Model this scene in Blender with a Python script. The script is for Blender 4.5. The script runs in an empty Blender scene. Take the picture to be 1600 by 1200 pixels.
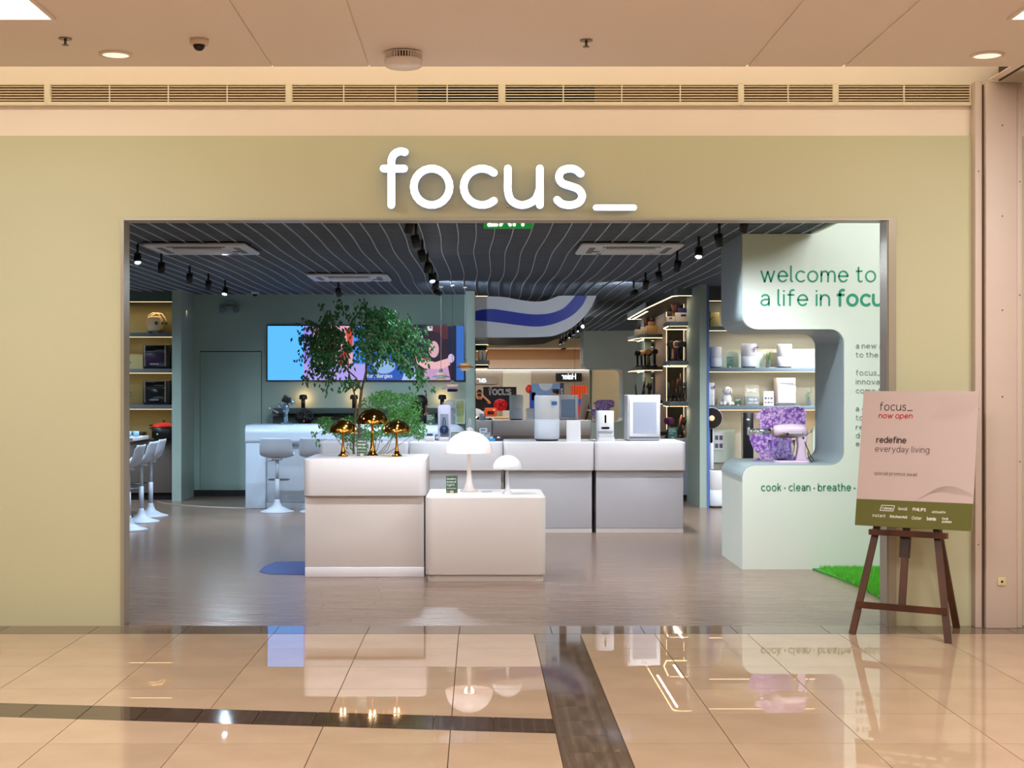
import bpy, bmesh, math, random
from mathutils import Vector, Matrix, Euler
random.seed(7)
S = bpy.context.scene
COL = S.collection
PI = math.pi
F = 2250.0; VX = 749.0; VY = 603.0; EYE = 1.6     # focal length in px of a 1600 px frame, vanishing point, eye height
def XX_(x, Z): return (x-VX)*Z/F
# ------------------------------------------------------------------ camera
cam = bpy.data.cameras.new('camera'); camo = bpy.data.objects.new('camera', cam); COL.objects.link(camo)
camo.location = (0, 0, EYE); camo.rotation_euler = (PI/2, 0, 0)
cam.sensor_width = 36; cam.lens = 36*F/1600; cam.shift_x = (800-VX)/1600; cam.shift_y = (VY-600)/1600
cam.clip_end = 200; cam.clip_start = 0.05
S.camera = camo
# ------------------------------------------------------------------ world, exposure
w = bpy.data.worlds.new('world'); S.world = w; w.use_nodes = True
w.node_tree.nodes['Background'].inputs[0].default_value = (1.0, .80, .62, 1)
w.node_tree.nodes['Background'].inputs[1].default_value = 0.35
S.view_settings.view_transform = 'Standard'; S.view_settings.look = 'None'
S.view_settings.exposure = 0.0; S.view_settings.gamma = 1.0; S.view_settings.use_curve_mapping = False
try:
    S.cycles.max_bounces = 8; S.cycles.glossy_bounces = 5; S.cycles.transmission_bounces = 6
    S.cycles.caustics_reflective = False; S.cycles.caustics_refractive = False
    S.cycles.sample_clamp_indirect = 4.0
except Exception: pass

def area(name, loc, rot, sx, sy, power, col=(1, 1, 1), spread=180):
    l = bpy.data.lights.new(name, 'AREA'); l.shape = 'RECTANGLE'; l.size = sx; l.size_y = sy
    l.energy = power; l.color = col; l.spread = math.radians(spread)
    o = bpy.data.objects.new(name, l); COL.objects.link(o); o.location = loc; o.rotation_euler = rot
    return o
WARM = (1.0, .972, .94); COOL = (.82, .91, 1.0); YEL = (1.0, .89, .66)
# mall ceiling panel lights (the two whose corners the photo shows, and the rows behind the camera)
PANELS = [(-2.94, 7.27), (3.51, 7.27), (-2.94, 3.2), (3.51, 3.2), (0.3, 4.4), (-2.94, -1.5), (3.51, -1.5), (0.3, -5.5), (-5.5, -5.5), (6.0, -5.5)]  # unseen centre panel set forward to brighten the wall around the sign
for i, (x, y) in enumerate(PANELS):
    area('panel_lamp', (x, y, 3.59), (0, 0, 0), 1.12, 1.12, 78 if i < 2 else 81, WARM if i < 5 else (1, .93, .86))
# cove light behind the edge of the mall ceiling
area('cove_lamp', (-1.0, 9.0, 3.86), (math.radians(62), 0, 0), 9.0, .08, 22, YEL)
# track spots of the shop (x, y, power, colour, aim x, aim y): lamps sit inside the cans built further down
SPOTS = []
for y in (10.3, 11.8, 13.4, 14.4, 15.8, 16.9, 18.0): SPOTS.append((-3.18, y, 30 if y < 15 else 26, (.66, .83, 1) if y > 13 else (.85, .93, 1), -3.18+(.25 if y < 14 else -.1), y+.35))
for y in (10.67, 11.8, 13.1, 14.4, 15.8, 16.9, 18.1): SPOTS.append((-.52, y, 46 if y < 15 else 40, (.74, .87, 1) if y > 14 else (.88, .94, 1), -.52+(.25 if int(y) % 2 else -.3), y+.5))
for y in (10.6, 11.7, 12.8, 14.2, 15.6, 16.9, 18.2): SPOTS.append((1.95, y, 46 if y < 15 else 40, (.88, .95, 1), 1.95+(.35 if int(y) % 2 else -.2), y+.5))
EXTRA_ROWS = 1
SPOTS.append((XX_(529, 18.2), 18.2, 26, (.66, .83, 1), -1.6, 19.0))
for y in (11.5, 13.6, 15.7, 17.8, 19.4): SPOTS.append((-5.8, y, 30, (.66, .84, 1), -5.5, y+.5))  # added unseen row of spots, there to brighten the dark back of the shop
for y in (14.6, 16.0, 17.4, 18.6): SPOTS.append((4.6, y, 30, (.9, .95, 1), 4.5, y+.7))  # second added row, out of view, brightening the right rear and shelf wall
for i in (2, 6, 11, 16): SPOTS[i] = SPOTS[i][:5]+(SPOTS[i][1]-.9,)   # heads turned to the entrance
for (x, y, p, c, ax, ay) in SPOTS:
    if y > 18 and -1 < x < 3: ax, ay = .9, 21.0
    l = bpy.data.lights.new('track_lamp', 'SPOT'); l.energy = p*(3.9 if y < 14.9 else (8.6 if not (y > 18 and -1 < x < 3) else 1.7)); l.color = c; l.spot_size = math.radians(158); l.spot_blend = .8; l.shadow_soft_size = .024
    o = bpy.data.objects.new('track_lamp', l); COL.objects.link(o); o.location = (x, y, 2.775)
    d = Vector((ax-x, ay-y, -1.25 if not (y > 18 and -1 < x < 3) else -.12)); o.rotation_euler = d.to_track_quat('-Z', 'Y').to_euler()
area('feature_wall_lamp', (3.9, 10.9, 3.62), (math.radians(22), 0, 0), 1.6, .5, 52, (.98, 1, 1))
#area('entrance_lamp', (0.2, 10.15, 2.80), (math.radians(38), 0, 0), 3.6, .06, 20, COOL)

# ------------------------------------------------------------------ materials
def lin(c):
    c = c/255.0
    return c/12.92 if c <= .04045 else ((c+.055)/1.055)**2.4
def rgb(*c): return (lin(c[0]), lin(c[1]), lin(c[2]), 1)
MATS = {}
def mat(name, col, rough=.5, metal=0, emit=0, trans=0, var=.05, vs=6.0, bump=0, bs=60, ior=1.45, ecol=None, coat=0, alpha=1, spec=None):
    if name in MATS: return MATS[name]
    m = bpy.data.materials.new(name); m.use_nodes = True; nt = m.node_tree; b = nt.nodes['Principled BSDF']
    c = rgb(*col)
    b.inputs['Base Color'].default_value = c; b.inputs['Roughness'].default_value = rough; b.inputs['Metallic'].default_value = metal
    b.inputs['IOR'].default_value = ior
    if trans: b.inputs['Transmission Weight'].default_value = trans
    if coat: b.inputs['Coat Weight'].default_value = coat; b.inputs['Coat Roughness'].default_value = .05
    if spec is not None: b.inputs['Specular IOR Level'].default_value = spec
    if alpha < 1: b.inputs['Alpha'].default_value = alpha
    if emit:
        b.inputs['Emission Color'].default_value = rgb(*ecol) if ecol else c; b.inputs['Emission Strength'].default_value = emit
    if var and not trans:
        tc = nt.nodes.new('ShaderNodeTexCoord'); n = nt.nodes.new('ShaderNodeTexNoise'); n.inputs['Scale'].default_value = vs; n.inputs['Detail'].default_value = 4
        r = nt.nodes.new('ShaderNodeMapRange'); r.inputs['To Min'].default_value = 1-var; r.inputs['To Max'].default_value = 1+var
        h = nt.nodes.new('ShaderNodeHueSaturation'); h.inputs['Color'].default_value = c
        nt.links.new(tc.outputs['Object'], n.inputs['Vector']); nt.links.new(n.outputs['Fac'], r.inputs['Value'])
        nt.links.new(r.outputs[0], h.inputs['Value']); nt.links.new(h.outputs[0], b.inputs['Base Color'])
    if bump:
        tc = nt.nodes.new('ShaderNodeTexCoord'); n = nt.nodes.new('ShaderNodeTexNoise'); n.inputs['Scale'].default_value = bs
        bp = nt.nodes.new('ShaderNodeBump'); bp.inputs['Strength'].default_value = bump; bp.inputs['Distance'].default_value = .01
        nt.links.new(tc.outputs['Object'], n.inputs['Vector']); nt.links.new(n.outputs['Fac'], bp.inputs['Height']); nt.links.new(bp.outputs[0], b.inputs['Normal'])
    MATS[name] = m
    return m
def streak_mat(name, c1, c2, rough, scale=(1.2, 22, 1), coord='Object', metal=0, bump=.0, detail=6, plank=None, contrast=(.3, .7)):
    """wood / stone grain stretched along x, optional per-object tone"""
    m = bpy.data.materials.new(name); m.use_nodes = True; nt = m.node_tree; b = nt.nodes['Principled BSDF']
    tc = nt.nodes.new('ShaderNodeTexCoord'); mp = nt.nodes.new('ShaderNodeMapping'); mp.inputs['Scale'].default_value = scale
    n = nt.nodes.new('ShaderNodeTexNoise'); n.inputs['Scale'].default_value = 1.0; n.inputs['Detail'].default_value = detail
    cr = nt.nodes.new('ShaderNodeValToRGB'); cr.color_ramp.elements[0].position = contrast[0]; cr.color_ramp.elements[1].position = contrast[1]
    cr.color_ramp.elements[0].color = rgb(*c1); cr.color_ramp.elements[1].color = rgb(*c2)
    oi = nt.nodes.new('ShaderNodeObjectInfo'); r = nt.nodes.new('ShaderNodeMapRange'); r.inputs['To Min'].default_value = .95; r.inputs['To Max'].default_value = 1.06
    h = nt.nodes.new('ShaderNodeHueSaturation')
    nt.links.new(tc.outputs[coord], mp.inputs['Vector']); nt.links.new(mp.outputs[0], n.inputs['Vector']); nt.links.new(n.outputs['Fac'], cr.inputs[0])
    nt.links.new(oi.outputs['Random'], r.inputs['Value']); nt.links.new(r.outputs[0], h.inputs['Value']); nt.links.new(cr.outputs[0], h.inputs['Color'])
    nt.links.new(h.outputs[0], b.inputs['Base Color']); b.inputs['Roughness'].default_value = rough; b.inputs['Metallic'].default_value = metal
    if bump:
        bp = nt.nodes.new('ShaderNodeBump'); bp.inputs['Strength'].default_value = bump; bp.inputs['Distance'].default_value = .003
        nt.links.new(n.outputs['Fac'], bp.inputs['Height']); nt.links.new(bp.outputs[0], b.inputs['Normal'])
    MATS[name] = m
    return m

wall_sage = mat('wall_sage', (194, 192, 158), .75, var=.03, vs=1.2, bump=.05, bs=3)
wall_cream = mat('wall_cream', (236, 222, 206), .8, var=.03, vs=1.5, bump=.05, bs=4)
ceil_white = mat('ceiling_paint', (242, 228, 222), .8, var=.02, vs=.8)
beige_metal = mat('beige_metal', (204, 186, 174), .5, var=.03)
ivory_metal = mat('ivory_metal', (228, 216, 190), .5, var=.02)
frame_metal = mat('frame_metal', (164, 156, 138), .35, metal=.3, var=.02)
dark_void = mat('dark_void', (22, 20, 18), .9)
tile_mat = streak_mat('polished_tile', (180, 154, 127), (196, 170, 143), .008, (3, 3, 1), contrast=(.2, .8))
band_mat = streak_mat('dark_stone', (62, 48, 37), (98, 80, 63), .05, (3, 40, 1))
band_mat2 = streak_mat('dark_stone_streaked', (84, 70, 58), (122, 104, 86), .05, (30, 3, 1))
grout = mat('grout', (96, 74, 55), .8)
wood_mat = streak_mat('shop_floor_wood', (98, 78, 67), (152, 128, 112), .24, (1.2, 26, 1), coord='Object', bump=.15)
shop_wall = mat('shop_wall_green', (158, 182, 174), .8, var=.04, vs=1.5)
post_green = mat('post_green', (160, 178, 168), .7, var=.02)
white_gloss = mat('white_lacquer', (226, 222, 226), .25, var=.015)
white_matt = mat('white_laminate', (210, 202, 198), .45, var=.02)
white_plastic = mat('white_plastic', (232, 232, 236), .35, var=.01)
grey_plastic = mat('grey_plastic', (170, 176, 184), .4)
black_plastic = mat('black_plastic', (14, 14, 16), .4)
black_gloss = mat('black_gloss', (8, 8, 10), .08)
chrome = mat('chrome', (225, 228, 232), .12, metal=1, var=0)
gold = mat('polished_gold', (206, 150, 66), .06, metal=1, var=0)
mint = mat('mint_white', (220, 228, 220), .6, var=.015, vs=2)
green_text = mat('green_lettering', (44, 150, 118), .6)
grey_text = mat('grey_lettering', (140, 158, 152), .6)
white_text = mat('white_lettering', (235, 235, 230), .6)
brown_text = mat('brown_lettering', (72, 52, 46), .6)
red_text = mat('red_lettering', (186, 34, 40), .6)
card_green = mat('card_green', (58, 88, 66), .6)
strip_warm = mat('led_strip_warm', (255, 214, 160), .5, emit=4, var=0)
strip_lo = mat('led_strip_soft', (255, 206, 150), .5, emit=3.4, var=0)
lamp_white = mat('lamp_diffuser', (255, 246, 235), .5, emit=4, var=0)
shelf_blue = mat('shelf_grey', (112, 126, 136), .5, var=.02)
shelf_dark = mat('shelf_dark', (78, 84, 88), .55, var=.02)
olive_back = mat('olive_backing', (138, 128, 88), .8, var=.03)
stone_back = mat('stone_backing', (196, 190, 168), .8, var=.03)
leaf_dark = mat('leaf_dark', (30, 92, 44), .45, var=.35, vs=5)
leaf_mid = mat('leaf_bright', (76, 138, 62), .5, var=.35, vs=5)
bark = mat('bark', (104, 84, 64), .8, var=.2, vs=20)
skin_m = mat('skin', (196, 142, 112), .5)
hair_m = mat('black_hair', (14, 11, 10), .5)
glass = mat('clear_glass', (240, 248, 250), .03, trans=1, ior=1.3)
walnut = streak_mat('walnut', (54, 27, 14), (86, 46, 25), .4, (8, 8, 1.5))

# ------------------------------------------------------------------ mesh builder
class MB:
    def __init__(s): s.v = []; s.f = []; s.sm = []
    def add(s, vs, fs, smooth=False):
        o = len(s.v); s.v += [tuple(v) for v in vs]; s.f += [tuple(i+o for i in f) for f in fs]; s.sm += [smooth]*len(fs); return s
    def box(s, x0, x1, y0, y1, z0, z1):
        return s.add([(x0,y0,z0),(x1,y0,z0),(x1,y1,z0),(x0,y1,z0),(x0,y0,z1),(x1,y0,z1),(x1,y1,z1),(x0,y1,z1)],
                     [(0,3,2,1),(4,5,6,7),(0,1,5,4),(1,2,6,5),(2,3,7,6),(3,0,4,7)])
    def prism(s, poly, a, b, axis='z', smooth=False):
        """poly 2D, extruded from a to b; axis z: (x,y); y: (x,z); x: (y,z)"""
        n = len(poly)
        def P(p, t): return (p[0],p[1],t) if axis=='z' else ((p[0],t,p[1]) if axis=='y' else (t,p[0],p[1]))
        vs = [P(p,a) for p in poly]+[P(p,b) for p in poly]
        s.add(vs, [tuple(range(n))[::-1], tuple(range(n,2*n))])
        o = len(s.v)-2*n
        s.f += [(o+i, o+(i+1)%n, o+n+(i+1)%n, o+n+i) for i in range(n)]; s.sm += [smooth]*n
        return s
    def lathe(s, prof, c=(0,0,0), n=24, smooth=True, axis='z', cap=True):
        """prof: (r, z) list"""
        vs = []
        for r, z in prof:
            for k in range(n):
                a = 2*PI*k/n; x, y = r*math.cos(a), r*math.sin(a)
                p = (x,y,z) if axis=='z' else ((x,z,y) if axis=='y' else (z,x,y))
                vs.append((p[0]+c[0], p[1]+c[1], p[2]+c[2]))
        fs = [(i*n+k, i*n+(k+1)%n, (i+1)*n+(k+1)%n, (i+1)*n+k) for i in range(len(prof)-1) for k in range(n)]
        s.add(vs, fs, smooth)
        o = len(s.v)-len(vs)
        if cap and prof[0][0] > 1e-5: s.f.append(tuple(o+k for k in range(n))[::-1]); s.sm.append(False)
        if cap and prof[-1][0] > 1e-5: s.f.append(tuple(o+(len(prof)-1)*n+k for k in range(n))); s.sm.append(False)
        return s
    def cyl(s, c, r, h, n=20, axis='z', r2=None): return s.lathe([(r,0),(r if r2 is None else r2,h)], c, n, True, axis)
    def ball(s, c, r, n=12, sc=(1,1,1)):
        vs = []; fs = []; m = max(6, n//2)
        for i in range(m+1):
            t = PI*i/m
            for k in range(n):
                a = 2*PI*k/n; vs.append((c[0]+r*sc[0]*math.sin(t)*math.cos(a), c[1]+r*sc[1]*math.sin(t)*math.sin(a), c[2]+r*sc[2]*math.cos(t)))
        for i in range(m):
            for k in range(n): fs.append((i*n+k, (i+1)*n+k, (i+1)*n+(k+1)%n, i*n+(k+1)%n))
        return s.add(vs, fs, True)
    def tube(s, pts, r, n=8, cap=True, r1=None):
        pts = [Vector(p) for p in pts]; m = len(pts); vs = []
        up = Vector((0,0,1)); t0 = (pts[1]-pts[0]).normalized()
        if abs(t0.dot(up)) > .95: up = Vector((1,0,0))
        for i, p in enumerate(pts):
            t = (pts[min(i+1,m-1)]-pts[max(i-1,0)]).normalized()
            u = up - t*up.dot(t)
            if u.length < 1e-4: u = Vector((0,1,0)) - t*t.y
            u.normalize(); up = u; v = t.cross(u); rr = r if r1 is None else r+(r1-r)*i/(m-1)
            for k in range(n):
                a = 2*PI*k/n; vs.append(p+u*(rr*math.cos(a))+v*(rr*math.sin(a)))
        fs = [(i*n+k, (i+1)*n+k, (i+1)*n+(k+1)%n, i*n+(k+1)%n) for i in range(m-1) for k in range(n)]
        s.add(vs, fs, True); o = len(s.v)-len(vs)
        if cap: s.f += [tuple(o+k for k in range(n)), tuple(o+(m-1)*n+k for k in range(n))[::-1]]; s.sm += [False, False]
        return s
    def xform(s, M): s.v = [tuple(M @ Vector(v)) for v in s.v]; return s
    def build(s, name, m, parent=None, loc=None, rot=None, bevel=0, seg=2):
        me = bpy.data.meshes.new(name); me.from_pydata(s.v, [], s.f)
        me.polygons.foreach_set('use_smooth', s.sm)
        me.update()
        if bevel == 0:
            bm = bmesh.new(); bm.from_mesh(me); bmesh.ops.recalc_face_normals(bm, faces=bm.faces); bm.to_mesh(me); bm.free()
        else:
            bm = bmesh.new(); bm.from_mesh(me); bmesh.ops.recalc_face_normals(bm, faces=bm.faces)
            es = [e for e in bm.edges if len(e.link_faces) == 2 and e.calc_face_angle(0) > .6]
            bmesh.ops.bevel(bm, geom=es, offset=bevel, segments=seg, affect='EDGES', profile=.5, clamp_overlap=True)
            for f in bm.faces: f.smooth = True
            try: 
                for e in bm.edges:
                    if len(e.link_faces) == 2 and e.calc_face_angle(0) > .9: e.smooth = False
            except Exception: pass
            bm.to_mesh(me); bm.free()
        me.materials.append(m)
        o = bpy.data.objects.new(name, me); COL.objects.link(o)
        if parent: o.parent = parent
        if loc: o.location = loc
        if rot: o.rotation_euler = rot
        return o
def rrect(x0, x1, y0, y1, r, n=6):
    out = []
    for cx, cy, a0 in ((x1-r,y1-r,0),(x0+r,y1-r,PI/2),(x0+r,y0+r,PI),(x1-r,y0+r,1.5*PI)):
        for k in range(n+1):
            a = a0+PI/2*k/n; out.append((cx+r*math.cos(a), cy+r*math.sin(a)))
    return out
def tag(o, label, cat, group=None, kind=None):
    if label: o['label'] = label
    if cat: o['category'] = cat
    if group: o['group'] = group
    if kind: o['kind'] = kind
    return o
def thing(name, label, cat, loc=(0,0,0), rz=0, group=None):
    o = bpy.data.objects.new(name, None); COL.objects.link(o); o.location = loc; o.rotation_euler = (0,0,rz); o.empty_display_size = .1
    return tag(o, label, cat, group)
def struct(o): o['kind'] = 'structure'; return o
def dup(root, loc, rz=None, label=None, group=None, scale=None):
    r = root.copy(); COL.objects.link(r); r.location = loc
    if rz is not None: r.rotation_euler = (r.rotation_euler[0], r.rotation_euler[1], rz)
    if label: r['label'] = label
    if group: r['group'] = group
    if scale: r.scale = (scale,)*3
    for ch in list(root.children):
        c = ch.copy(); COL.objects.link(c); c.parent = r
        for g in ch.children:
            d = g.copy(); COL.objects.link(d); d.parent = c
    return r
def P(x, y, Z): return Vector(((x-VX)*Z/F, Z, EYE-(y-VY)*Z/F))
def XX(x, Z): return (x-VX)*Z/F
def ZZ(y, Z): return EYE-(y-VY)*Z/F

# ------------------------------------------------------------------ stroke lettering (round-ended strokes, x-height = 1)
def arc(cx, cy, rx, ry, a0, a1, n=10): return [(cx+rx*math.cos(math.radians(a0+(a1-a0)*i/n)), cy+ry*math.sin(math.radians(a0+(a1-a0)*i/n))) for i in range(n+1)]
def cr(pts, n=5):
    out = []; m = len(pts)
    for i in range(m-1):
        p0 = pts[max(i-1,0)]; p1 = pts[i]; p2 = pts[i+1]; p3 = pts[min(i+2,m-1)]
        for k in range(n):
            t = k/n
            out.append(tuple(.5*((2*p1[j])+(-p0[j]+p2[j])*t+(2*p0[j]-5*p1[j]+4*p2[j]-p3[j])*t*t+(-p0[j]+3*p1[j]-3*p2[j]+p3[j])*t**3) for j in (0,1)))
    return out+[pts[-1]]
ring = lambda w, x=0: arc(x+w/2, .5, w/2, .5, 0, 360, 22)
G = {
 'a': (.76, [cr([(.08,.84),(.22,.96),(.42,1.0),(.62,.94),(.74,.78),(.76,.6),(.76,.3),(.76,0)]), cr([(.76,.56),(.4,.55),(.12,.47),(0,.27),(.1,.07),(.33,0),(.6,.08),(.76,.28)])]),
 'b': (.9, [[(0,1.47),(0,0)], ring(.9)]), 'c': (.82, [arc(.5,.5,.5,.5,50,310,16)]),
 'd': (.9, [[(.9,1.47),(.9,0)], ring(.9)]),
 'e': (.92, [[(.02,.52),(.92,.52)], arc(.47,.5,.46,.5,3,318,20)]),
 'f': (.58, [cr([(.58,1.45),(.45,1.47),(.3,1.4),(.22,1.25),(.21,1.05),(.21,.5),(.21,0)]), [(0,1.0),(.56,1.0)]]),
 'g': (.9, [ring(.9), cr([(.9,1.0),(.9,.5),(.9,0),(.84,-.28),(.62,-.44),(.35,-.45),(.1,-.36)])]),
 'h': (.84, [[(0,1.47),(0,0)], cr([(0,.55),(.12,.86),(.42,1),(.72,.88),(.84,.6),(.84,.3),(.84,0)])]),
 'i': (.0, [[(0,1),(0,0)], [(0,1.36),(0,1.38)]]), 'j': (.2, [cr([(.2,1),(.2,0),(.15,-.3),(0,-.42)]), [(.2,1.36),(.2,1.38)]]),
 'k': (.72, [[(0,1.47),(0,0)], [(.66,1),(0,.4)], [(.25,.62),(.72,0)]]),
 'l': (.14, [cr([(0,1.47),(0,1.0),(0,.3),(.03,.08),(.14,0)])]),
 'm': (1.4, [[(0,1),(0,0)], cr([(0,.6),(.1,.88),(.36,1),(.6,.9),(.7,.6),(.7,.3),(.7,0)]), cr([(.7,.6),(.8,.88),(1.06,1),(1.3,.9),(1.4,.6),(1.4,.3),(1.4,0)])]),
 'n': (.84, [[(0,1),(0,0)], cr([(0,.55),(.12,.86),(.42,1),(.72,.88),(.84,.6),(.84,.3),(.84,0)])]),
 'o': (.98, [ring(.98)]), 'p': (.9, [[(0,1),(0,-.45)], ring(.9)]), 'q': (.9, [[(.9,1),(.9,-.45)], ring(.9)]),
 'r': (.5, [[(0,1),(0,0)], cr([(0,.55),(.1,.82),(.28,.97),(.5,1.0)])]),
 's': (.68, [cr([(.64,.86),(.5,.97),(.32,1.0),(.12,.93),(.05,.76),(.14,.6),(.36,.52),(.58,.43),(.68,.26),(.6,.08),(.38,0),(.14,.03),(0,.14)])]),
 't': (.56, [cr([(.2,1.35),(.2,1.0),(.2,.35),(.24,.1),(.38,0),(.54,.03)]), [(0,1),(.54,1)]]),
 'u': (.88, [cr([(0,1),(0,.7),(0,.4),(.1,.12),(.4,0),(.74,.14),(.88,.45)]), [(.88,1),(.88,0)]]),
 'v': (.84, [[(0,1),(.42,0)], [(.84,1),(.42,0)]]), 'w': (1.36, [[(0,1),(.36,0)], [(.36,0),(.68,.95)], [(.68,.95),(1.0,0)], [(1.0,0),(1.36,1)]]),
 'x': (.76, [[(0,1),(.76,0)], [(.76,1),(0,0)]]), 'y': (.84, [[(0,1),(.44,.02)], [(.84,1),(.38,-.12),(.24,-.38),(.06,-.44)]]),
 'z': (.72, [[(0,1),(.72,1)], [(.72,1),(0,0)], [(0,0),(.72,0)]]), '_': (1.04, [[(0,0),(1.04,0)]]), '*': (.14, [arc(.07,.5,.07,.07,0,360,8)]), ' ': (.34, []),
 'E': (.75, [[(.75,1.4),(0,1.4)],[(0,1.4),(0,0)],[(0,0),(.75,0)],[(0,.72),(.65,.72)]]), 'X': (.95, [[(0,1.4),(.95,0)],[(.95,1.4),(0,0)]]),
 'I': (0, [[(0,1.4),(0,0)]]), 'T': (.9, [[(0,1.4),(.9,1.4)],[(.45,1.4),(.45,0)]]), 'H': (.95, [[(0,1.4),(0,0)],[(.95,1.4),(.95,0)],[(0,.7),(.95,.7)]]),
 'P': (.8, [[(0,1.4),(0,0)], [(0,1.4),(.45,1.4)]+arc(.45,1.05,.35,.35,90,-90,8)+[(0,.7)]]), 'L': (.7, [[(0,1.4),(0,0)],[(0,0),(.7,0)]]),
 'S': (.8, [cr([(.76,1.22),(.55,1.38),(.3,1.38),(.08,1.22),(.08,.95),(.3,.78),(.55,.66),(.78,.46),(.74,.16),(.5,0),(.22,0),(0,.16)])]),
 'F': (.7, [[(.7,1.4),(0,1.4)],[(0,1.4),(0,0)],[(0,.72),(.6,.72)]]), 'R': (.85, [[(0,1.4),(0,0)], [(0,1.4),(.45,1.4)]+arc(.45,1.05,.35,.35,90,-90,8)+[(0,.7)], [(.4,.7),(.85,0)]]),
 'A': (1.0, [[(0,0),(.5,1.4)],[(.5,1.4),(1,0)],[(.2,.5),(.8,.5)]]), 'K': (.85, [[(0,1.4),(0,0)],[(.8,1.4),(0,.6)],[(.28,.86),(.85,0)]]),
 'O': (1.25, [arc(.625,.7,.625,.7,0,360,22)]), 'C': (1.05, [arc(.6,.7,.6,.7,50,310,16)]), 'D': (1.0, [[(0,1.4),(0,0)],[(0,1.4),(.4,1.4)]+arc(.4,.7,.6,.7,90,-90,10)+[(0,0)]]),
 'N': (.95, [[(0,0),(0,1.4)],[(0,1.4),(.95,0)],[(.95,0),(.95,1.4)]]), 'M': (1.2, [[(0,0),(0,1.4)],[(0,1.4),(.6,.3)],[(.6,.3),(1.2,1.4)],[(1.2,1.4),(1.2,0)]]),
}
def ribbon(mb, pts, hw, y0, y1, place):
    m = len(pts)
    closed = m > 6 and abs(pts[0][0]-pts[-1][0])+abs(pts[0][1]-pts[-1][1]) < 1e-4
    if closed: pts = pts[:-1]; m -= 1
    L = []; R = []
    for i in range(m):
        if closed: a = pts[i-1]; b = pts[(i+1)%m]
        else: a = pts[max(i-1,0)]; b = pts[min(i+1,m-1)]
        tx, tz = b[0]-a[0], b[1]-a[1]; l = math.hypot(tx,tz) or 1; nx, nz = -tz/l, tx/l
        L.append((pts[i][0]+nx*hw, pts[i][1]+nz*hw)); R.append((pts[i][0]-nx*hw, pts[i][1]-nz*hw))
    def emit(poly):
        n = len(poly); vs = [place(p[0],y0,p[1]) for p in poly]+([place(p[0],y1,p[1]) for p in poly] if y1 != y0 else [])
        mb.add(vs, [tuple(range(n))]); 
    def quads(A, B, fl):
        n = len(A); vs = [place(p[0],y0,p[1]) for p in A]+[place(p[0],y0,p[1]) for p in B]
        rng = range(n if fl else n-1)
        mb.add(vs, [(i,(i+1)%n,n+(i+1)%n,n+i) for i in rng])
    def side(loop, fl):
        if y1 == y0: return
        n = len(loop); vs = [place(p[0],y0,p[1]) for p in loop]+[place(p[0],y1,p[1]) for p in loop]
        mb.add(vs, [(i,(i+1)%n,n+(i+1)%n,n+i) for i in range(n if fl else n-1)])
    quads(L, R, closed)
    if closed: side(L, True); side(R, True)
    else:
        ncap = 6 if hw > .004 else 3
        def cap(p, q):
            dx, dz = p[0]-q[0], p[1]-q[1]; a = math.atan2(dz,dx)
            return [(p[0]+hw*math.cos(a+PI/2-PI*k/ncap), p[1]+hw*math.sin(a+PI/2-PI*k/ncap)) for k in range(ncap+1)]
        c1 = cap(pts[-1], pts[-2]); c0 = cap(pts[0], pts[1])
        emit(c1); emit(c0); side(L+c1+R[::-1]+c0, True)
def text_mb(s, xh, sw, depth=0, width=None, gap=.40, shear=0, mirror=False, mb=None, ox=0, oz=0, oy=0):
    """text in local x-z plane, baseline at z=oz, facing -y, extruded to +y; returns MB"""
    mb = mb or MB(); adv = 0; strokes = []
    for chh in s:
        wd, st = G.get(chh, G['o'])
        for p in st: strokes.append([(x+adv, z) for x, z in p])
        adv += wd+(gap if chh != ' ' else .18)
    total = (adv-gap)*xh
    kx = (width-sw)/total if width else 1
    for p in strokes:
        q = [((x*xh)*kx + shear*z*xh + sw/2, z*xh) for x, z in p]
        if mirror: q = [(-x, z) for x, z in q]
        ribbon(mb, q, sw/2, 0, depth, lambda x, y, z: (x+ox, y+oy, z+oz))
    return mb
# ================================================================== THE MALL SIDE
YW = 9.6                                    # storefront plane
OL, OR_, OT = -2.385, 2.775, 2.718          # opening: left, right, top
HC = 3.618                                  # mall ceiling height
def clip(poly, a, b, c):
    """keep a*x+b*y+c >= 0"""
    out = []
    for i in range(len(poly)):
        p, q = poly[i], poly[(i+1)%len(poly)]; dp = a*p[0]+b*p[1]+c; dq = a*q[0]+b*q[1]+c
        if dp >= 0: out.append(p)
        if (dp >= 0) != (dq >= 0):
            t = dp/(dp-dq); out.append((p[0]+(q[0]-p[0])*t, p[1]+(q[1]-p[1])*t))
    return out
mall_floor = struct(MB().box(-12, 12, -18, YW, -.06, -.008).build('floor', grout))
J = .0022
def slab(poly, name, m, parent, z1=0.0, z0=-.012):
    n = len(poly); cx = sum(p[0] for p in poly)/n; cy = sum(p[1] for p in poly)/n
    ar = abs(sum(poly[i][0]*poly[(i+1)%n][1]-poly[(i+1)%n][0]*poly[i][1] for i in range(n)))/2
    if ar < .004: return
    MB().prism([(p[0]-cx, p[1]-cy) for p in poly], z0, z1).build(name, m, parent, (cx, cy, 0))
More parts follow.
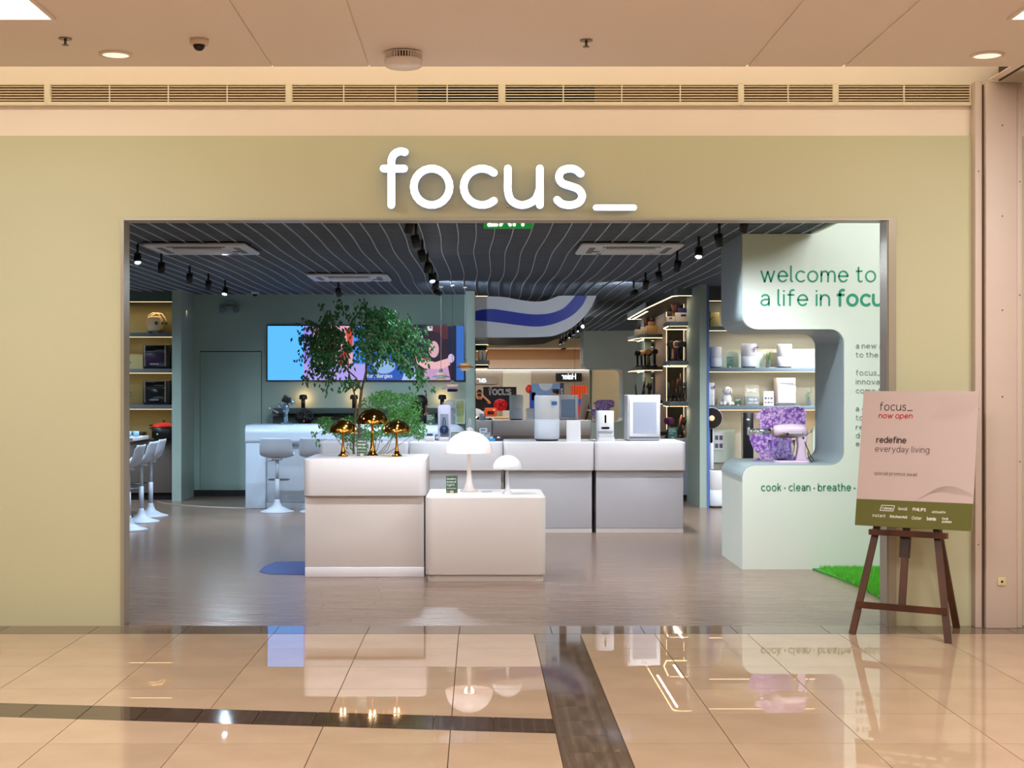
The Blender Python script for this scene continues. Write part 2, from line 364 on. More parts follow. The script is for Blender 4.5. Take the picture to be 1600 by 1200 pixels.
# horizontal dark band, slightly askew to the tiles:  y = yb(x) +- half width
def yb0(x): return 7.12+(x+2.41)*-.125
BH = .145
xs = [-.134-.6*k for k in range(8)][::-1]+[.353]
rows = [9.29, 8.78, 8.2, 7.6, 7.02, 6.44, 5.85, 5.25, 4.65, 4.05]
for i in range(len(xs)-1):
    for j in range(len(rows)-1):
        q = [(xs[i]+J, rows[j+1]+J), (xs[i+1]-J, rows[j+1]+J), (xs[i+1]-J, rows[j]-J), (xs[i]+J, rows[j]-J)]
        # above band: y - yb0(x) - BH >= 0
        up = clip(q, .125, 1, -(7.12-.125*2.41)-BH-J)
        lo = clip(q, -.125, -1, (7.12-.125*2.41)-BH-J)
        for r in (up, lo):
            if len(r) > 2: slab(r, 'tile', tile_mat, mall_floor)
xr = [.651, 1.13, 1.73, 2.32, 2.92, 3.52, 4.12, 4.72]
for i in range(len(xr)-1):
    for j in range(len(rows)-1):
        slab([(xr[i]+J, rows[j+1]+J), (xr[i+1]-J, rows[j+1]+J), (xr[i+1]-J, rows[j]-J), (xr[i]+J, rows[j]-J)], 'tile', tile_mat, mall_floor)
x = .353
while x > -4.9:                              # dark pieces of the askew band
    xa = x-.286
    slab([(xa+J, yb0(xa)-BH), (x-J, yb0(x)-BH), (x-J, yb0(x)+BH), (xa+J, yb0(xa)+BH)], 'dark_tile', band_mat, mall_floor); x = xa
y = 9.29
while y > 4.1:                               # pieces of the band that runs away from the viewer
    slab([(.353+J, y-.3+J), (.651-J, y-.3+J), (.651-J, y-J), (.353+J, y-J)], 'dark_tile', band_mat2, mall_floor); y -= .3
thr_mat = streak_mat('threshold_stone', (106, 88, 72), (132, 112, 94), .05, (3, 30, 1))
x = -4.93
while x < 4.7:
    slab([(x+J, 9.30), (x+.6-J, 9.30), (x+.6-J, 9.6), (x+J, 9.6)], 'threshold_tile', thr_mat, mall_floor); x += .6
MB().box(-12, 12, -18, 4.05, -.012, 0).build('paving_beyond', tile_mat, mall_floor)
MB().box(-12, -4.94, 4.05, 9.6, -.012, 0).build('paving_beyond', tile_mat, mall_floor)
MB().box(4.72, 12, 4.05, 9.6, -.012, 0).build('paving_beyond', tile_mat, mall_floor)

# ceiling of the mall: separate boards with recessed joints
mc = struct(MB().box(-12, 3.42, -18, 9.08, HC+.007, HC+.07).box(3.62, 12, -18, 9.08, HC+.007, HC+.07).build('ceiling', ceil_white))
seams = [-12, -1.306, -.694, 1.69, 2.30, 3.36]
gw = [0, .005, .005, .010, .010, 0]
for i in range(5):
    MB().box(seams[i]+gw[i], seams[i+1]-gw[i+1], -18, 9.1, HC, HC+.006).build('ceiling_board', ceil_white, mc)
# closer ceiling board beside the shutter slot
MB().box(3.36, 3.42, -18, 9.5, HC, HC+.006).build('ceiling_board', ceil_white, mc)
MB().box(3.62, 12, -18, 9.5, HC, HC+.006).build('ceiling_board', ceil_white, mc)
MB().box(3.42, 3.62, -18, 9.5, HC+.10, HC+.12).build('shutter_slot', mat('slot_brown', (120, 98, 76), .6), mc)
for xx in (3.425, 3.605):
    MB().box(xx, xx+.012, -18, 9.5, HC-.006, HC+.1).build('slot_rail', mat('rail_brown', (70, 52, 40), .6), mc)
struct(MB().box(-12, 12, 8.4, 9.7, 4.1, 4.15).build('ceiling_cove', wall_cream))
struct(MB().box(-12, 12, 8.35, 8.4, HC+.07, 4.12).build('wall_cove', wall_cream))

# storefront wall: upper cream band, lower sage wall with the opening
struct(MB().box(-12, 3.29, YW+.03, YW+.17, 3.25, 4.1).build('wall_front_upper', wall_cream))
wf = MB()
wf.box(-12, OL, YW, YW+.17, 0, 3.268); wf.box(OL, OR_, YW, YW+.17, OT, 3.268); wf.box(OR_, 3.29, YW, YW+.17, 0, 3.268)
wall_front = struct(wf.build('wall_front', wall_sage))
tan_in = mat('inner_tan_paint', (196, 160, 126), .8)
wi = MB(); wi.box(-7, OL-.02, YW+.171, YW+.19, 0, 2.93); wi.box(OL-.02, OR_+.02, YW+.171, YW+.19, OT, 2.93); wi.box(OR_+.02, 3.6, YW+.171, YW+.19, 0, 2.93)
struct(wi.build('wall_front_inside', tan_in))
tf = MB(); tf.box(OL, OL+.012, YW-.012, YW+.17, 0, OT-.014).box(OL-.004, OL+.018, YW-.014, YW-.004, 0, OT)
tf.build('trim_1', frame_metal)['kind'] = 'structure'
tf = MB(); tf.box(OR_-.05, OR_, YW-.012, YW+.02, 0, OT-.014).box(OR_-.058, OR_-.05, YW, YW+.17, 0, OT-.014); tf.build('trim_2', frame_metal)['kind'] = 'structure'
tf = MB(); tf.box(OL, OR_, YW-.012, YW+.17, OT-.014, OT-.001); tf.build('trim_3', frame_metal)['kind'] = 'structure'
struct(MB().box(3.29, 12, YW+.02, YW+.17, 0, 3.268).build('wall_front_right', wall_sage)); struct(MB().box(3.29, 12, YW+.03, YW+.17, 3.268, 4.1).build('wall_front_right_upper', wall_cream))

# steel pilaster beside the shop, built of a broad cover and two flanges
pil = thing('shutter_guide_column', 'tall pinkish beige metal cover column at the right end of the shopfront', 'column', (3.44, YW, 0))
pz = 3.615
MB().box(-.16, -.115, -.075, .02, 0, pz).build('side_flange', beige_metal, pil, bevel=.004)
MB().box(-.098, .108, -.10, .02, 0, pz-.01).build('cover_panel', beige_metal, pil, bevel=.004)
MB().box(.112, .148, -.085, .02, 0, pz-.01).build('side_flange', beige_metal, pil, bevel=.004)
MB().box(-.115, -.098, -.06, .0, 0, pz-.02).build('shadow_gap', mat('gap_brown', (84, 62, 50), .7), pil)
MB().box(.148, .165, -.03, .02, 0, pz-.02).build('shadow_gap', mat('gap_brown', (84, 62, 50), .7), pil)
sc = MB().cyl((0,0,0), .004, -.006, 8, 'y').build('screw', mat('screw_dark', (80, 62, 52), .5), pil, (.01, -.101, 3.32-.0))
for (sx, sz) in [(.01, 2.72), (.01, 2.10), (.01, 1.53), (-.14, 3.02), (-.14, 1.45), (.13, 2.95), (.13, 2.2), (.13, 1.1), (-.14, .55)]:
    c = sc.copy(); COL.objects.link(c); c.location = (sx, -.101 if abs(sx) < .1 else (-.076 if sx < 0 else -.086), sz)
so = thing('wall_socket', 'small square beige outlet plate low on the metal column', 'outlet', (3.445, YW-.101, .31))
MB().box(-.027, .027, -.008, 0, -.027, .027).build('plate', mat('ivory_plate', (214, 196, 150), .5), so, bevel=.003)
MB().cyl((0,-.008,0), .008, -.003, 10, 'y').build('socket_hole', black_plastic, so)

# air grilles above the shop: sections with slats, dividers and a frame
zs0, zs1 = 3.497, 3.607
sects = [(-3.95, -2.90, 'leftmost'), (-2.86, -1.29, 'left'), (-1.25, .13, 'middle'), (.17, 1.73, 'right of the dark gap'), (1.76, 2.36, 'short'), (2.39, 3.275, 'rightmost')]
lab = ['air grille section at the far left end of the long slot', 'long air grille section above the left part of the shop sign wall',
       'air grille section above the letters with its right half open and dark', 'air grille section right of centre with its left end open and dark',
       'short air grille section between two joint plates on the right', 'air grille section ending at the metal column']
for si, (a, b, _) in enumerate(sects):
    g = thing('air_grille', lab[si], 'grille', ((a+b)/2, YW+.03, zs0), 0, 'linear air grilles above the shopfront')
    hw = (b-a)/2
    MB().box(-hw-.02, hw+.02, -.035, 0, -.028, -.004).build('sill', ivory_metal, g, bevel=.002)
    MB().box(-hw-.02, hw+.02, -.03, 0, zs1-zs0, zs1-zs0+.012).build('top_rail', ivory_metal, g)
    for k in range(6):
        MB().box(-hw, hw, -.022, -.008, .008+k*.018, .0135+k*.018).build('slat', ivory_metal, g)
    nd = max(2, round((b-a)/.38))
    for k in range(nd+1):
        MB().box(-.004, .004, -.027, -.004, -.002, zs1-zs0+.002).build('divider', ivory_metal, g, (-hw+2*hw*k/nd, 0, 0))
    MB().box(-hw, hw, -.004, -.001, 0, zs1-zs0).build('backing', mat('grille_backing', (150, 118, 80), .8), g)
    if si == 2: MB().box(-.41-((a+b)/2), hw, -.0065, -.0045, .002, .108).build('open_duct', dark_void, g)
    if si == 3: MB().box(-hw, .77-((a+b)/2), -.0065, -.0045, .002, .108).build('open_duct', dark_void, g)
for i, x in enumerate((-2.88, -1.27, .15, 1.745, 2.375)):
    o = MB().box(-.02, .02, -.036, 0, -.02, .118).build('joint_plate', ivory_metal, None, (x, YW+.03, zs0), bevel=.003)
    tag(o, ['grille joint plate, the farthest left of five', 'grille joint plate above the left of the shop opening', 'grille joint plate just right of the letter c, amid the dark gap',
            'grille joint plate above the white welcome wall, left one of a pair', 'grille joint plate above the white welcome wall, right one of a pair'][i], 'plate', 'joint plates between the air grilles')

# panel lights, downlights and small ceiling devices
plab = {0: 'square ceiling light panel cut by the top left corner', 1: 'square ceiling light panel cut by the top right corner'}
for i, (x, y) in enumerate(PANELS):
    t = thing('panel_light', plab.get(i, 'square ceiling light panel out over the mall corridor'), 'light', (x, y, HC), 0, None if i < 2 else 'panel lights over the corridor behind the viewer')
    MB().box(-.6, .6, -.6, .6, -.012, -.002).build('diffuser', lamp_white, t)
    fr = MB()
    for a in ((-.62, -.6, -.62, .62), (.6, .62, -.62, .62), (-.6, .6, -.62, -.6), (-.6, .6, .6, .62)): fr.box(*a, -.016, -.001)
    fr.build('frame', ceil_white, t)
def downlight(x, y, r, label):
    t = thing('downlight', label, 'light', (x, y, HC))
    MB().lathe([(r*.8,-.012),(r,-.010),(r,-.001),(r*.8,-.001)], n=32, cap=False).build('rim', ceil_white, t)
    MB().lathe([(r*.8,-.008),(0.0001,-.004)], n=32).build('lens', mat('downlight_lens', (250,226,208), .4, emit=.95, var=0), t)
downlight(XX(181,8.75), 8.75, .10, 'round recessed downlight at the upper left beside the sprinkler')
downlight(XX(1542.5,8.77), 8.77, .10, 'round recessed downlight at the upper right above the metal column')
def sprinkler(x, y, label):
    t = thing('sprinkler', label, 'sprinkler', (x, y, HC))
    m = mat('dull_steel', (120, 108, 98), .35, metal=1)
    MB().lathe([(.038,-.006),(.036,-.001),(.038,0)], n=20).build('escutcheon', m, t)
    MB().cyl((0,0,-.035), .008, .03, 10).build('stem', m, t)
    MB().cyl((0,0,-.042), .02, .004, 14).build('deflector', m, t)
sprinkler(XX(102,8.36), 8.36, 'small ceiling sprinkler at the upper left of the photo')
sprinkler(XX(916,8.4), 8.4, 'small ceiling sprinkler right of the middle of the mall ceiling')
def dome(x, y, z, r, label, mb_=white_plastic):
    t = thing('dome_camera', label, 'camera', (x, y, z))
    MB().lathe([(r*.9,-.035),(r,-.03),(r,0)], n=24).build('housing', mb_, t)
    MB().lathe([(.0001,-.035-r*.62),(r*.35,-.035-r*.56),(r*.58,-.035-r*.3),(r*.66,-.035)], n=20).build('dome', black_gloss, t)
dome(XX(311,8.38), 8.38, HC, .055, 'white dome security camera on the mall ceiling', mat('camera_shell', (214, 196, 182), .4))
t = thing('round_air_device', 'white round finned device hanging under the mall ceiling above the sign', 'ceiling device', (XX(630.5,8.7), 8.7, HC))
MB().lathe([(.0001,-.095),(.10,-.094),(.113,-.086),(.115,-.05),(.11,-.048)], n=40).build('disc', mat('device_shell', (242, 234, 232), .35), t)
MB().lathe([(.09,-.048),(.09,-.022)], n=32).build('core', mat('device_core', (96, 80, 66), .6), t)
fin = MB().box(-.0022, .0022, .088, .113, -.05, -.016).build('fin', mat('device_shell', (242, 234, 232), .35), t)
for k in range(1, 40):
    c = fin.copy(); COL.objects.link(c); c.rotation_euler = (0, 0, 2*PI*k/40)
MB().lathe([(.114,-.016),(.114,-.011)], n=32, cap=False).build('top_ring', mat('device_shell', (242, 234, 232), .35), t)
MB().cyl((0,0,-.012), .075, .012, 24).build('mount', mat('device_core', (96, 80, 66), .6), t)

# ---------------------------------------------------------------- illuminated shop sign
sign_face = mat('sign_face', (250, 252, 255), .4, emit=2.2, var=0)
sign_side = mat('sign_side', (120, 150, 190), .4, emit=.35, var=0)
px = 9.53/F
def sign_letter(ch, x0, xh=57*px, sw=13.2*px, sx=1.0):
    wd, st = G[ch]
    o = bpy.data.objects.new('illuminated_letter', None); return o
sgn = [('f', 599.5, 33/ (.58*57)), ('o', 646.5, 56/(.98*57)), ('c', 724.5, 47/(.82*57)), ('u', 793.5, 50/(.88*57)), ('s', 870.5, 39/(.68*57)), ('_', 931, 59.5/(1.04*57))]
names = {'f': 'letter f', 'o': 'letter o', 'c': 'letter c', 'u': 'letter u', 's': 'letter s', '_': 'underscore bar'}
for ch, x0, kx in sgn:
    wd, st = G[ch]; base = 320.5 if ch != '_' else 324.5
    t = thing('illuminated_sign_letter', 'glowing white %s of the big sign above the shop opening' % names[ch], 'sign letter', (XX(x0, 9.53), YW-.075, ZZ(base, 9.53)), 0, 'letters of the illuminated shop sign')
    hw = (5.95 if ch != '_' else 4.6)*px
    a = MB(); b = MB(); c = MB()
    for p in st:
        q = [(x*57*px*kx, z*57*px) for x, z in p]
        ribbon(a, q, hw, 0, 0, lambda x, y, z: (x, y, z))
        ribbon(b, q, hw*.985, .002, .05, lambda x, y, z: (x, y, z))
    a.build('face', sign_face, t); b.build('return', sign_side, t)
    xm = wd*57*px*kx/2
    MB().cyl((xm if ch in 'osc_' else (0 if ch=='u' else .21*57*px*kx), .04, (.0 if ch != '_' else 0)), .008, .036, 8, 'y').build('standoff', frame_metal, t)

# ================================================================== THE SHOP SHELL
CH = 2.93; YB = 20.9; YM = 22.65
shop_floor = struct(MB().box(-8, 6.5, YW+.0, 23.2, -.06, -.006).build('floor_shop', mat('floor_base', (66, 56, 52), .6)))
nrow = 0; y = YW+.002
while y < 17.4:                              # planks, run across the room
    x = -4.4-random.random()*1.2
    while x < 6.2:
        L = 1.85; MB().box(-L/2+.0012, L/2-.0012, 0, .158, -.006, .0).build('plank', wood_mat, shop_floor, (x+L/2, y, 0)); x += L
    y += .160
    nrow += 1
MB().box(-8, 6.5, y, 23.2, -.006, 0).build('plank_field_beyond', wood_mat, shop_floor)
MB().box(-8, -5.7, YW+.002, y, -.006, 0).build('plank_field_beyond', wood_mat, shop_floor)
# curved floor inlay before the back door
inl = MB(); pts = [(XX(250,19.2)+.0, 19.75)]+[(-2.62+1.95*math.cos(math.radians(a)), 20.5+1.75*math.sin(math.radians(a))) for a in range(200, 264, 6)]
inl.tube([(p[0], p[1], .003) for p in pts[1:]], .012, 6); t = inl.build('trim_4', mat('inlay_metal', (190, 180, 170), .3, metal=.6)); struct(t)
# blue floor graphic
bl = MB(); P2 = lambda x, y: (XX(x, 3600/(y-603)), 3600/(y-603))
bl.prism([P2(405,893.5), P2(412,886), P2(430,878), P2(560,876.5), P2(640,880), P2(640,898), P2(470,898), P2(420,897)], .0005, .003)
tag(bl.build('floor_decal', mat('decal_blue', (0, 40, 130), .35)), 'flat blue floor graphic beside the left display plinth', 'decal')

# ceiling: dark deck, baffles across, wavy pale rods running away from the viewer
sc_ = struct(MB().box(-8, 2.88, YW+.17, 12.95, 3.06, 3.10).box(-8, 6.5, 12.95, 23.2, 3.06, 3.10).build('ceiling_shop', mat('ceiling_deck', (16, 18, 22), .9)))
baf = MB(); y = YW+.25
while y < YM:
    baf.box(-7.5, 2.86 if y < 12.6 else 4.6, y, y+.045, CH, CH+.05); y += .094
baf = baf.build('baffle', mat('baffle_dark', (88, 98, 112), .7, var=0), sc_); baf['kind'] = 'stuff'
rodm = mat('rod_pale', (196, 206, 216), .5, var=0)
rod_me = None
for k in range(-37, 30):
    x = -.04+.157*k
    if x < -5.9: continue
    y0, y1 = (YW+.2, YM-.02)
    if x > 2.84 : continue
    pts = []; n = 60
    if rod_me is None:
        m_ = MB(); vs = []; 
        for i in range(n+1):
            yy = y0+(y1-y0)*i/n; xo = .015*math.sin(2*PI*(yy-11.0)/4.6)+.002*math.sin(2*PI*yy/2.1)
            vs += [(xo-.0035, yy, CH-.010), (xo+.0035, yy, CH-.010), (xo+.0035, yy, CH), (xo-.0035, yy, CH)]
        fs = [(4*i+a, 4*i+(a+1)%4, 4*i+4+(a+1)%4, 4*i+4+a) for i in range(n) for a in range(4)]
        m_.add(vs, fs); r = m_.build('ceiling_rod', rodm, sc_, (x, 0, 0)); rod_me = r.data
    else:
        r = bpy.data.objects.new('ceiling_rod', rod_me); COL.objects.link(r); r.parent = sc_; r.location = (x, 0, 0)
struct(MB().box(2.88, 2.91, YW+.17, 12.5, CH-.01, 3.7).build('wall_ceiling_recess', mint))
struct(MB().box(2.88, 6.5, YW+.17, 12.9, 3.7, 3.74).build('ceiling_recess', mint))

# walls
struct(MB().box(-4.27, XX(728,YB), YB, YB+.12, 0, 3.06).build('wall_back', shop_wall))
struct(MB().box(-8, -4.27, 20.6, 20.72, 0, 3.06).build('wall_back_left', olive_back))
struct(MB().box(-7.6, -7.5, YW, 21, 0, 3.06).build('wall_left', shop_wall))
struct(MB().box(6.2, 6.3, YW, 21, 0, 3.7).build('wall_right', mint))
struct(MB().box(-8, 6.5, 22.9, 23.0, 0, 3.06).build('wall_far', shop_wall))
# left fin: pale edge at y=20, side face running back
struct(MB().box(-4.27, -4.14, 20.0, 20.9, 0, CH+.1).build('wall_fin_left', post_green))
# concealed door in the back wall
d = MB().box(XX(313,YB), XX(408,YB), YB-.012, YB-.002, ZZ(775,YB)+.01, ZZ(550,YB)).build('door_1', shop_wall, bevel=.002); struct(d)
dg = MB()
for (a, b, c_, e) in ((313,313.9,550,775),(408,408.9,550,775),(313,408.9,549,550)):
    dg.box(XX(a,YB)-.004, XX(b,YB), YB-.006, YB-.001, ZZ(e,YB), ZZ(c_,YB)+.004)
dg.build('door_gap', mat('gap_dark', (40, 52, 50), .9), None)['kind'] = 'structure'
struct(MB().box(-4.14, -3.05, YB-.02, YB, 0, .09).build('baseboard_back', mat('kick_dark', (30, 32, 32), .7)))
# centre fin (post) before the mirror bay
struct(MB().box(XX(728,20.2), XX(742,20.2), 20.2, 22.7, 0, CH+.1).build('wall_fin_centre', post_green))
# right fin: pale face, blue-grey side
rf = struct(MB().box(XX(1093.5,18.9), XX(1107.5,18.9), 18.9, 20.1, 0, CH+.1).build('wall_fin_right', post_green))
MB().box(XX(1104.2,18.9), XX(1108,18.9), 18.895, 20.0, 0, CH+.08).build('fin_edge', mat('edge_blue', (86, 116, 178), .5), rf)
# the big mirror, in two sheets, leaning a hair forward
mir = mat('mirror_silver', (236, 240, 238), .0, metal=1, var=0)
TILT = .0062
for i, (a, b) in enumerate(((XX(742,20.2)+.0, XX(898,YM)-.002), (XX(898,YM)+.002, 3.6))):
    t = thing('wall_mirror', ['tall left mirror sheet behind the product counters', 'tall right mirror sheet running behind the hair dryer shelves'][i], 'mirror', ((a+b)/2, YM, 1.6), 0, 'mirror sheets of the back wall')
    h = (b-a)/2
    MB().box(-h, h, 0, .006, -1.6, CH-1.6).build('glass_sheet', mir, t); t.rotation_euler = (-TILT, 0, 0)
# ================================================================== FURNITURE AND FIXTURES OF THE SHOP
def led(name, x0, x1, y, z, parent, m=strip_warm, d=.012): return MB().box(x0, x1, y, y+d, z-.004, z).build(name, m, parent)
canm = mat('can_black', (12, 14, 18), .5)
can = None
lit = mat('spot_lens', (235, 246, 255), .3, emit=9, var=0)
for i, (x, y, p, c, ax, ay) in enumerate(SPOTS):
    side = 'added outer left' if x < -5 else ('added rear right' if x > 4 else ('left' if x < -2.5 else ('middle' if x < 0 else 'right')))
    lab_ = 'black cylinder track spot, %s in the %s row counted from the entrance' % (['nearest','second','third','fourth','fifth','sixth','farthest'][i%7], side)
    if i == 21: lab_ = 'single black track spot above the tree near the back wall'
    t = thing('track_spot', lab_, 'spotlight', (x, y, 2.775), 0, 'track spots of the %s row' % side if i != 21 else None)
    d = Vector(((.9 if (y > 18 and -1 < x < 3) else ax)-x, (21.0 if (y > 18 and -1 < x < 3) else ay)-y, -1.25 if not (y > 18 and -1 < x < 3) else -.5)).normalized(); q = d.to_track_quat('-Z', 'Y')
    b = MB().lathe([(.0001,.060),(.035,.060),(.035,-.040),(.031,-.040),(.031,.059)], n=20, cap=False)
    if can is None:
        o = b.build('can', canm, t); can = o
        l_ = MB().cyl((0,0,.028), .0305, .004, 16).build('lens', lit, t); lens0 = l_
        a_ = MB().cyl((0,0,0), .012, .10, 8).build('arm', canm, t); arm0 = a_
    else:
        o = can.copy(); COL.objects.link(o); o.parent = t; l_ = lens0.copy(); COL.objects.link(l_); l_.parent = t
        a_ = arm0.copy(); COL.objects.link(a_); a_.parent = t
    o.rotation_mode = 'QUATERNION'; o.rotation_quaternion = q; l_.rotation_mode = 'QUATERNION'; l_.rotation_quaternion = q; a_.location = (0, 0, .055)
for x, s_ in ((-5.8, 'added outer left'), (-3.18, 'left'), (-.52, 'middle'), (1.95, 'right')):
    tag(MB().box(-.007, .007, 0, 8.6, 0, .02).build('lighting_track', canm, None, (x, 9.95, 2.932)), 'long black lighting track carrying the %s row of spots' % s_, 'track')

# ceiling cassettes
acm = mat('cassette_white', (222, 228, 236), .4)
def cassette(x, y, label, flip=1):
    t = thing('air_conditioner_cassette', label, 'air conditioner', (x, y, CH-.01), 0, 'ceiling air conditioners')
    pan = MB(); pan.prism(rrect(-.475,.475,-.475,.475,.05), -.032, -.004); pan.build('panel', acm, t, bevel=.012)
    MB().prism(rrect(-.24,.24,-.24,.24,.03), -.052, -.030).build('centre_cover', acm, t, bevel=.01)
    for k in range(4):
        a = MB().box(-.27, .27, .33, .385, -.036, -.031).build('louvre', mat('louvre_grey', (90, 96, 104), .5), t); a.rotation_euler = (0, 0, k*PI/2)
    for k in range(-9, 10):
        MB().box(-.008, .004, -.30, -.262, -.040, -.03).build('intake_slat', mat('louvre_grey', (90, 96, 104), .5), t, (k*.024, 0, 0))
    MB().box(.30*flip-.035, .30*flip+.035, .10-.02, .10+.03, -.037, -.031).build('sensor', black_plastic, t)
cassette(XX(301,13.2), 13.7, 'white square air conditioner cassette at the left front of the shop ceiling')
cassette(XX(541,16.8), 17.3, 'white air conditioner cassette farther back above the tree')
cassette(XX(990,13.2), 13.7, 'white air conditioner cassette right of the hanging exit sign', -1)
dome(XX(398.5,20.3), 20.3, CH, .055, 'small white dome camera in front of the green back wall')

# exit sign, printed on both faces
t = thing('exit_sign', 'green hanging EXIT sign in the middle of the shop entrance', 'sign', (XX(794,10.4), 10.4, 2.737))
gs = mat('exit_green', (14, 150, 62), .4, emit=.45, var=0); ws = mat('exit_white', (235, 255, 240), .4, emit=1.0, var=0)
MB().box(-.178, .178, -.012, .012, 0, .165).build('panel', gs, t, bevel=.002)
m_ = text_mb('EXIT', .088, .024, 0, .30); m_.v = [(x-.15, -.0135, z+.024) for x, y, z in m_.v]; m_.build('lettering', ws, t)
m_ = text_mb('EXIT', .088, .024, 0, .30); m_.v = [(.15-x, .0135, z+.024) for x, y, z in m_.v]; m_.build('lettering', ws, t)
MB().cyl((-.12,0,.165), .004, .06, 6).cyl((.12,0,.165), .004, .06, 6).build('rods', frame_metal, t)

# emergency light
t = thing('emergency_light', 'twin headed emergency light box high on the green back wall', 'light', (XX(360.5,YB), YB, ZZ(492,YB)))
em = mat('emergency_grey', (150, 172, 176), .4)
MB().box(-.15, .15, -.09, 0, 0, .125).build('body', em, t, bevel=.006)
MB().box(-.065, .065, -.05, 0, .14, .20).build('test_box', em, t, bevel=.004)
for sx in (-.1, .1):
    h = MB().cyl((sx,-.09,.07), .052, -.035, 24, 'y').build('lamp_head', em, t)
    MB().lathe([(.046,-.127),(.03,-.131),(.0001,-.132)], (sx,0,.07), 20, True, 'y').build('lens', mat('lens_grey', (120, 140, 146), .15), h)

# ---------------------------------------------------------------- front display plinths
def fbox(x0, x1, y0, y1, z0, z1, r, n=6):
    return MB().prism(rrect(x0, x1, y0, y1, r, n), z0, z1, smooth=False)
t = thing('display_plinth', 'white two-tier display plinth carrying the three gold lamps', 'display stand', (-.957, 12.0, 0))
o = fbox(-.512, .512, 0, .92, .68, .99, .07, 10).build('upper_block', white_gloss, t, bevel=.008)
MB().box(-.502, .495, .05, .88, .085, .68).build('lower_body', white_matt, t, bevel=.006)
MB().box(-.502, .495, .045, .885, .0, .085).build('plinth', white_gloss, t, bevel=.004)
t = thing('display_plinth', 'low white display plinth carrying the two white lamps', 'display stand', (.05, 11.75, 0))
fbox(-.493, .493, 0, .95, .055, .691, .075, 10).build('body', white_matt, t, bevel=.008)
fbox(-.475, .475, .03, .92, 0, .055, .07, 8).build('plinth', white_matt, t)
# ---------------------------------------------------------------- counters in the middle of the shop
cb = [(-1.74, -.77), (-.765, .255), (.262, 1.245), (1.252, 2.24)]
cl = ['white counter block mostly hidden behind the gold lamps', 'white counter behind the large white lamp, carrying headphones', 'white counter carrying the tall round air purifier', 'white counter at the right end carrying the square air purifier']
greyl = mat('laminate_grey', (186, 184, 190), .5, var=.02)
for (a, b), L_ in zip(cb, cl):
    t = thing('display_counter', L_, 'counter', ((a+b)/2, 15.62, 0), 0, 'row of white display counters'); h = (b-a)/2
    fbox(-h, h, 0, .92, .68, .99, .05, 8).build('upper_block', white_gloss, t, bevel=.008)
    MB().box(-h+.02, h-.02, .06, .86, .05, .68).build('lower_body', greyl, t, bevel=.004)
    MB().box(-h+.02, h-.02, .065, .855, 0, .05).build('plinth', white_matt, t)
# ---------------------------------------------------------------- bar counter before the back wall
t = thing('bar_counter', 'long pale marble bar counter with rounded top edge before the television', 'counter', (-3.05, 18.75, 0))
marble = mat('marble_blue_white', (196, 210, 226), .3, var=.06, vs=2.5)
prof = [(.72,1.09)]+[(.11-.11*math.sin(math.radians(a)), .98+.11*math.cos(math.radians(a))) for a in range(0, 91, 10)]+[(0,.90)]+[(.0+.09*(1-math.cos(math.radians(a))), .90-.07*math.sin(math.radians(a))) for a in range(15, 91, 15)]+[(.72,.83)]
m_ = MB().prism(prof, .0, 2.62, 'x'); m_.build('top_slab', marble, t)
rd = MB(); rd.lathe([(.36,.83),(.36,.98),(.33,1.05),(.25,1.09),(.0001,1.09)], (2.50,.36,0), 40); rd.build('rounded_end', marble, t)
MB().prism([(0,0),(.26,0),(.26,.74),(.28,.80),(.34,.83),(.34,1.0),(0,1.0)], .02, .12, 'y').build('side_leg', marble, t, bevel=.01)
pm = mat('marble_panel', (178, 186, 196), .35, var=.12, vs=1.6)
for k in range(3):
    a = .262+k*.80; MB().box(a, min(a+.796, 2.6), .10, .16, .08, .83).build('front_panel', pm, t, bevel=.002)
MB().box(.0, 2.6, .08, .6, 0, .075).build('plinth', pm, t)
# wall shelf behind the bar
t = thing('wall_shelf', 'long dark green wall shelf behind the bar counter under the screens', 'shelf', (XX(425,20.6), 20.6, ZZ(646,20.6)))
MB().box(0, XX(724,20.6)-XX(425,20.6), 0, .28, 0, .075).build('board', mat('shelf_green', (62, 76, 74), .6), t, bevel=.003)
t = thing('back_cabinet', 'dark cabinet band under the wall shelf behind the bar', 'cabinet', (XX(427,20.8), 20.75, 0))
MB().box(0, 2.7, 0, .12, 0, 1.16).build('panel', mat('cabinet_dark', (52, 62, 62), .6), t)

